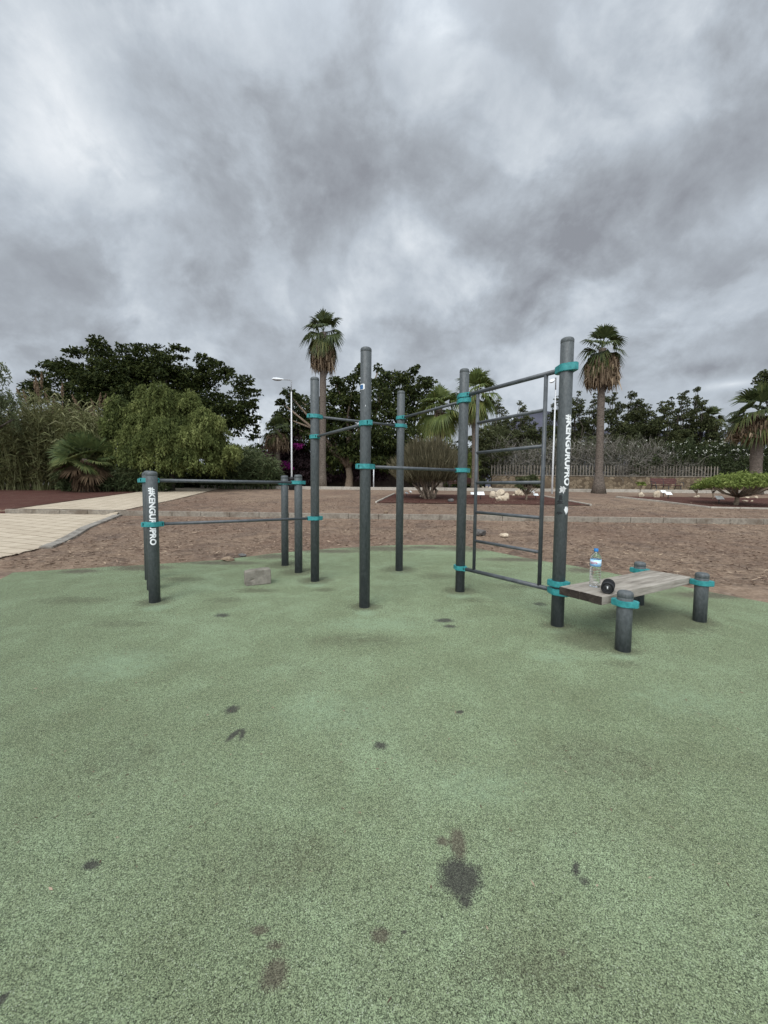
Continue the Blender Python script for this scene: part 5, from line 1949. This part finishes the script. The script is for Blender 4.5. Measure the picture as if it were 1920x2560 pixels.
# ------------------------------------------------------------------ hills
def hills():
    bm = bmesh.new()
    Y = 2600
    prof = [(1150, 1214), (1200, 1120), (1255, 1066), (1300, 1036), (1330, 1026), (1375, 1028), (1420, 1052), (1480, 1078), (1560, 1070), (1620, 1078),
            (1700, 1076), (1790, 1080), (1860, 1082), (1930, 1088), (2100, 1070), (3000, 1150)]
    rows = []
    pts = []
    for (x0, y0), (x1, y1) in zip(prof, prof[1:]):
        n = max(1, int((x1 - x0) / 12))
        for k in range(n):
            f = k / n
            pts.append((x0 + (x1 - x0) * f, y0 + (y1 - y0) * f))
    for px, py in pts:
        top = at(px, py + 3 * mnoise.noise((px * 0.03, 0, 0)), Y)
        line = []
        for f in (0, 0.25, 0.5, 0.75, 1.0, 0.6):
            i = len(line)
            yy = Y - 700 * (1 - f) if i < 5 else Y + 600
            z = top.z * f if i < 5 else 0
            jit = 0.10 * top.z * mnoise.noise((px * 0.02, f * 3, 7)) * (f > 0) * (f < 1)
            line.append(bm.verts.new((top.x, yy, max(0, z + jit))))
        rows.append(line)
    for a, b in zip(rows, rows[1:]):
        for i in range(5):
            bm.faces.new((a[i], b[i], b[i + 1], a[i + 1]))
    structure('hills', bm, M['hill'], smooth=True)


hills()

# ------------------------------------------------------------------ sky, sun, camera
SUN_EL, SUN_AZ = 48, 205     # degrees; azimuth clockwise from +Y
w = bpy.data.worlds.new('World')
S.world = w
w.use_nodes = True
nt = w.node_tree
for nd in list(nt.nodes):
    nt.nodes.remove(nd)


def wn(typ, **kw):
    nd = nt.nodes.new(typ)
    for k, v in kw.items():
        setattr(nd, k, v)
    return nd


def wm(op, a, b=0.0, c=None, clamp=False):
    x = wn('ShaderNodeMath', operation=op, use_clamp=clamp)
    for i, v in enumerate((a, b) if c is None else (a, b, c)):
        if hasattr(v, 'is_linked'):
            nt.links.new(v, x.inputs[i])
        else:
            x.inputs[i].default_value = v
    return x.outputs[0]


tc = wn('ShaderNodeTexCoord')
sx = wn('ShaderNodeSeparateXYZ')
nt.links.new(tc.outputs['Generated'], sx.inputs[0])
DX, DY, DZ = sx.outputs
den = wm('ADD', wm('MAXIMUM', DZ, 0.0), 0.8)
cb = wn('ShaderNodeCombineXYZ')
nt.links.new(wm('DIVIDE', DX, den), cb.inputs[0])
nt.links.new(wm('DIVIDE', DY, den), cb.inputs[1])


def wnoise(scale, detail, rough, dist, loc=(0, 0, 0), sc=(1, 1, 1), rz=0.0, src=None):
    mp = wn('ShaderNodeMapping')
    mp.inputs['Location'].default_value = loc
    mp.inputs['Scale'].default_value = sc
    mp.inputs['Rotation'].default_value = (0, 0, rz)
    nt.links.new(src or cb.outputs[0], mp.inputs['Vector'])
    x = wn('ShaderNodeTexNoise')
    x.inputs['Scale'].default_value = scale
    x.inputs['Detail'].default_value = detail
    x.inputs['Roughness'].default_value = rough
    x.inputs['Distortion'].default_value = dist
    nt.links.new(mp.outputs[0], x.inputs['Vector'])
    return x.outputs['Fac']


n1 = wnoise(2.3, 6, 0.52, 0.15, (3.1, 1.7, 0), (1.0, 0.95, 1), R(-24))
n2 = wnoise(6.0, 10, 0.62, 0.15, (0.4, 5.2, 0), (1.0, 0.95, 1), R(-18))
n3 = wnoise(22.0, 7, 0.65, 0.1, (7, 2, 0), (1, 1, 1))
wv_ = wn('ShaderNodeTexNoise')
wv_.inputs['Scale'].default_value = 2.6
wv_.inputs['Detail'].default_value = 3
nt.links.new(cb.outputs[0], wv_.inputs['Vector'])
wa = wn('ShaderNodeVectorMath', operation='MULTIPLY_ADD')
nt.links.new(wv_.outputs['Color'], wa.inputs[0])
wa.inputs[1].default_value = (0.26, 0.26, 0)
nt.links.new(cb.outputs[0], wa.inputs[2])
n4 = wnoise(4.2, 10, 0.54, 0.0, (1.3, 2.9, 0), src=wa.outputs[0])
edge = wn('ShaderNodeMapRange', interpolation_type='SMOOTHSTEP')
edge.inputs['From Min'].default_value = 0.455
edge.inputs['From Max'].default_value = 0.575
nt.links.new(n4, edge.inputs['Value'])
n5 = wnoise(9.5, 9, 0.6, 0.0, (6.3, 0.9, 0), src=wa.outputs[0])
edge2 = wn('ShaderNodeMapRange', interpolation_type='SMOOTHSTEP')
edge2.inputs['From Min'].default_value = 0.5
edge2.inputs['From Max'].default_value = 0.64
nt.links.new(n5, edge2.inputs['Value'])
v0 = wm('ADD', wm('MULTIPLY', edge.outputs[0], 0.115), wm('MULTIPLY', edge2.outputs[0], 0.03))
v0 = wm('SUBTRACT', v0, 0.018)
v = wm('ADD', wm('ADD', v0, wm('MULTIPLY', n1, 0.5)), wm('ADD', wm('MULTIPLY', n2, 0.5), wm('MULTIPLY', n3, 0.1)))   # about 0.57


def cloud_mass(px, py, rx, ry, amt):
    """a brighter or darker mass of cloud standing in a given direction of the sky"""
    global v
    d = ray(px, py).normalized()
    r = (ray(px + rx, py).normalized() - d).length
    vm = wn('ShaderNodeVectorMath', operation='SUBTRACT')
    nt.links.new(tc.outputs['Generated'], vm.inputs[0])
    vm.inputs[1].default_value = d
    sc_ = wn('ShaderNodeVectorMath', operation='MULTIPLY')
    nt.links.new(vm.outputs[0], sc_.inputs[0])
    sc_.inputs[1].default_value = (1 / r, 1 / r * rx / max(rx, ry), 1 / r * rx / ry)
    ln = wn('ShaderNodeVectorMath', operation='LENGTH')
    nt.links.new(sc_.outputs[0], ln.inputs[0])
    g = wm('ADD', ln.outputs['Value'], wm('MULTIPLY', wm('SUBTRACT', n2, 0.5), 2.2))
    k = wm('SUBTRACT', 1.0, wm('MULTIPLY', g, 0.6), clamp=True)
    k = wm('MULTIPLY', k, k)
    v = wm('ADD', v, wm('MULTIPLY', k, amt))


for m_ in ((600, 330, 300, 240, -0.08), (850, 480, 260, 120, -0.10), (1350, 600, 420, 160, -0.24), (1800, 80, 160, 140, -0.12), (300, 760, 460, 120, -0.02), (1780, 920, 130, 26, -0.2), (1230, 830, 400, 110, -0.07),
           (100, 250, 160, 260, 0.16), (640, 80, 90, 110, 0.08), (1140, 60, 120, 110, 0.10), (1120, 250, 80, 90, 0.08), (1640, 300, 110, 100, 0.13), (960, 590, 260, 90, 0.10), (380, 480, 200, 70, 0.08), (1860, 560, 120, 140, 0.12), (1450, 60, 200, 70, 0.05),
           (760, 740, 80, 60, 0.08), (1830, 960, 130, 22, 0.22), (60, 930, 120, 40, 0.10), (1100, 60, 300, 60, 0.05)):
    cloud_mass(*m_)

rp_ = wn('ShaderNodeValToRGB')
els = rp_.color_ramp.elements
STOPS = [(0.34, (0.195, 0.206, 0.228)), (0.47, (0.262, 0.284, 0.312)), (0.59, (0.345, 0.38, 0.42)), (0.71, (0.45, 0.487, 0.525)), (0.86, (0.62, 0.645, 0.67))]
while len(els) < len(STOPS):
    els.new(0.5)
for i, (p_, c_) in enumerate(STOPS):
    els[i].position = p_
    els[i].color = (*c_, 1)
nt.links.new(v, rp_.inputs['Fac'])
# an overcast sky is brightest overhead
zen = wn('ShaderNodeMapRange', interpolation_type='SMOOTHSTEP')
zen.inputs['From Min'].default_value = 0.66
zen.inputs['From Max'].default_value = 0.98
zen.inputs['To Min'].default_value = 1.0
zen.inputs['To Max'].default_value = 2.3
nt.links.new(DZ, zen.inputs['Value'])
sky = wn('ShaderNodeTexSky', sky_type='NISHITA')
sky.sun_disc = False
sky.sun_elevation = R(SUN_EL)
sky.sun_rotation = R(SUN_AZ)
back = wn('ShaderNodeMapRange', interpolation_type='SMOOTHSTEP')  # unseen sky behind the camera, brightened to light the front sides
back.inputs['From Min'].default_value = -0.05
back.inputs['From Max'].default_value = -0.75
back.inputs['To Min'].default_value = 1.0
back.inputs['To Max'].default_value = 2.9
nt.links.new(DY, back.inputs['Value'])
bg1 = wn('ShaderNodeBackground')
bg1.inputs['Strength'].default_value = 0.05
nt.links.new(sky.outputs[0], bg1.inputs['Color'])
bg2 = wn('ShaderNodeBackground')
nt.links.new(rp_.outputs['Color'], bg2.inputs['Color'])
nt.links.new(wm('MULTIPLY', zen.outputs[0], back.outputs[0]), bg2.inputs['Strength'])
mx = wn('ShaderNodeMixShader')
mx.inputs[0].default_value = 0.93
nt.links.new(bg1.outputs[0], mx.inputs[1])
nt.links.new(bg2.outputs[0], mx.inputs[2])
wo = wn('ShaderNodeOutputWorld')
nt.links.new(mx.outputs[0], wo.inputs['Surface'])
w.cycles.sampling_method = 'MANUAL'
w.cycles.sample_map_resolution = 512

sl = bpy.data.lights.new('sun', 'SUN')
sl.energy = 1.2
sl.angle = R(35)
sl.color = (1.0, 0.97, 0.93)
so = bpy.data.objects.new('sun', sl)
COL.objects.link(so)
so.rotation_euler = (R(90 - SUN_EL), 0, R(180 - SUN_AZ))
so.location = (0, 0, 30)

cam = bpy.data.cameras.new('camera')
co = bpy.data.objects.new('camera', cam)
COL.objects.link(co)
cam.sensor_fit = 'HORIZONTAL'
cam.sensor_width = 36
cam.lens = 36 * FPX / 1920
cam.clip_start = 0.05
cam.clip_end = 12000
mw = Matrix.Identity(4)
for i, a in enumerate((_RT, _UP, -_F)):
    for j in range(3):
        mw[j][i] = a[j]
mw.translation = EYE
co.matrix_world = mw
S.camera = co

S.view_settings.view_transform = 'Standard'
S.view_settings.look = 'None'
S.view_settings.exposure = 0.6
S.view_settings.gamma = 1
S.view_settings.use_curve_mapping = False
S.cycles.max_bounces = 6
S.cycles.transmission_bounces = 6
S.cycles.diffuse_bounces = 3
S.cycles.transparent_max_bounces = 6
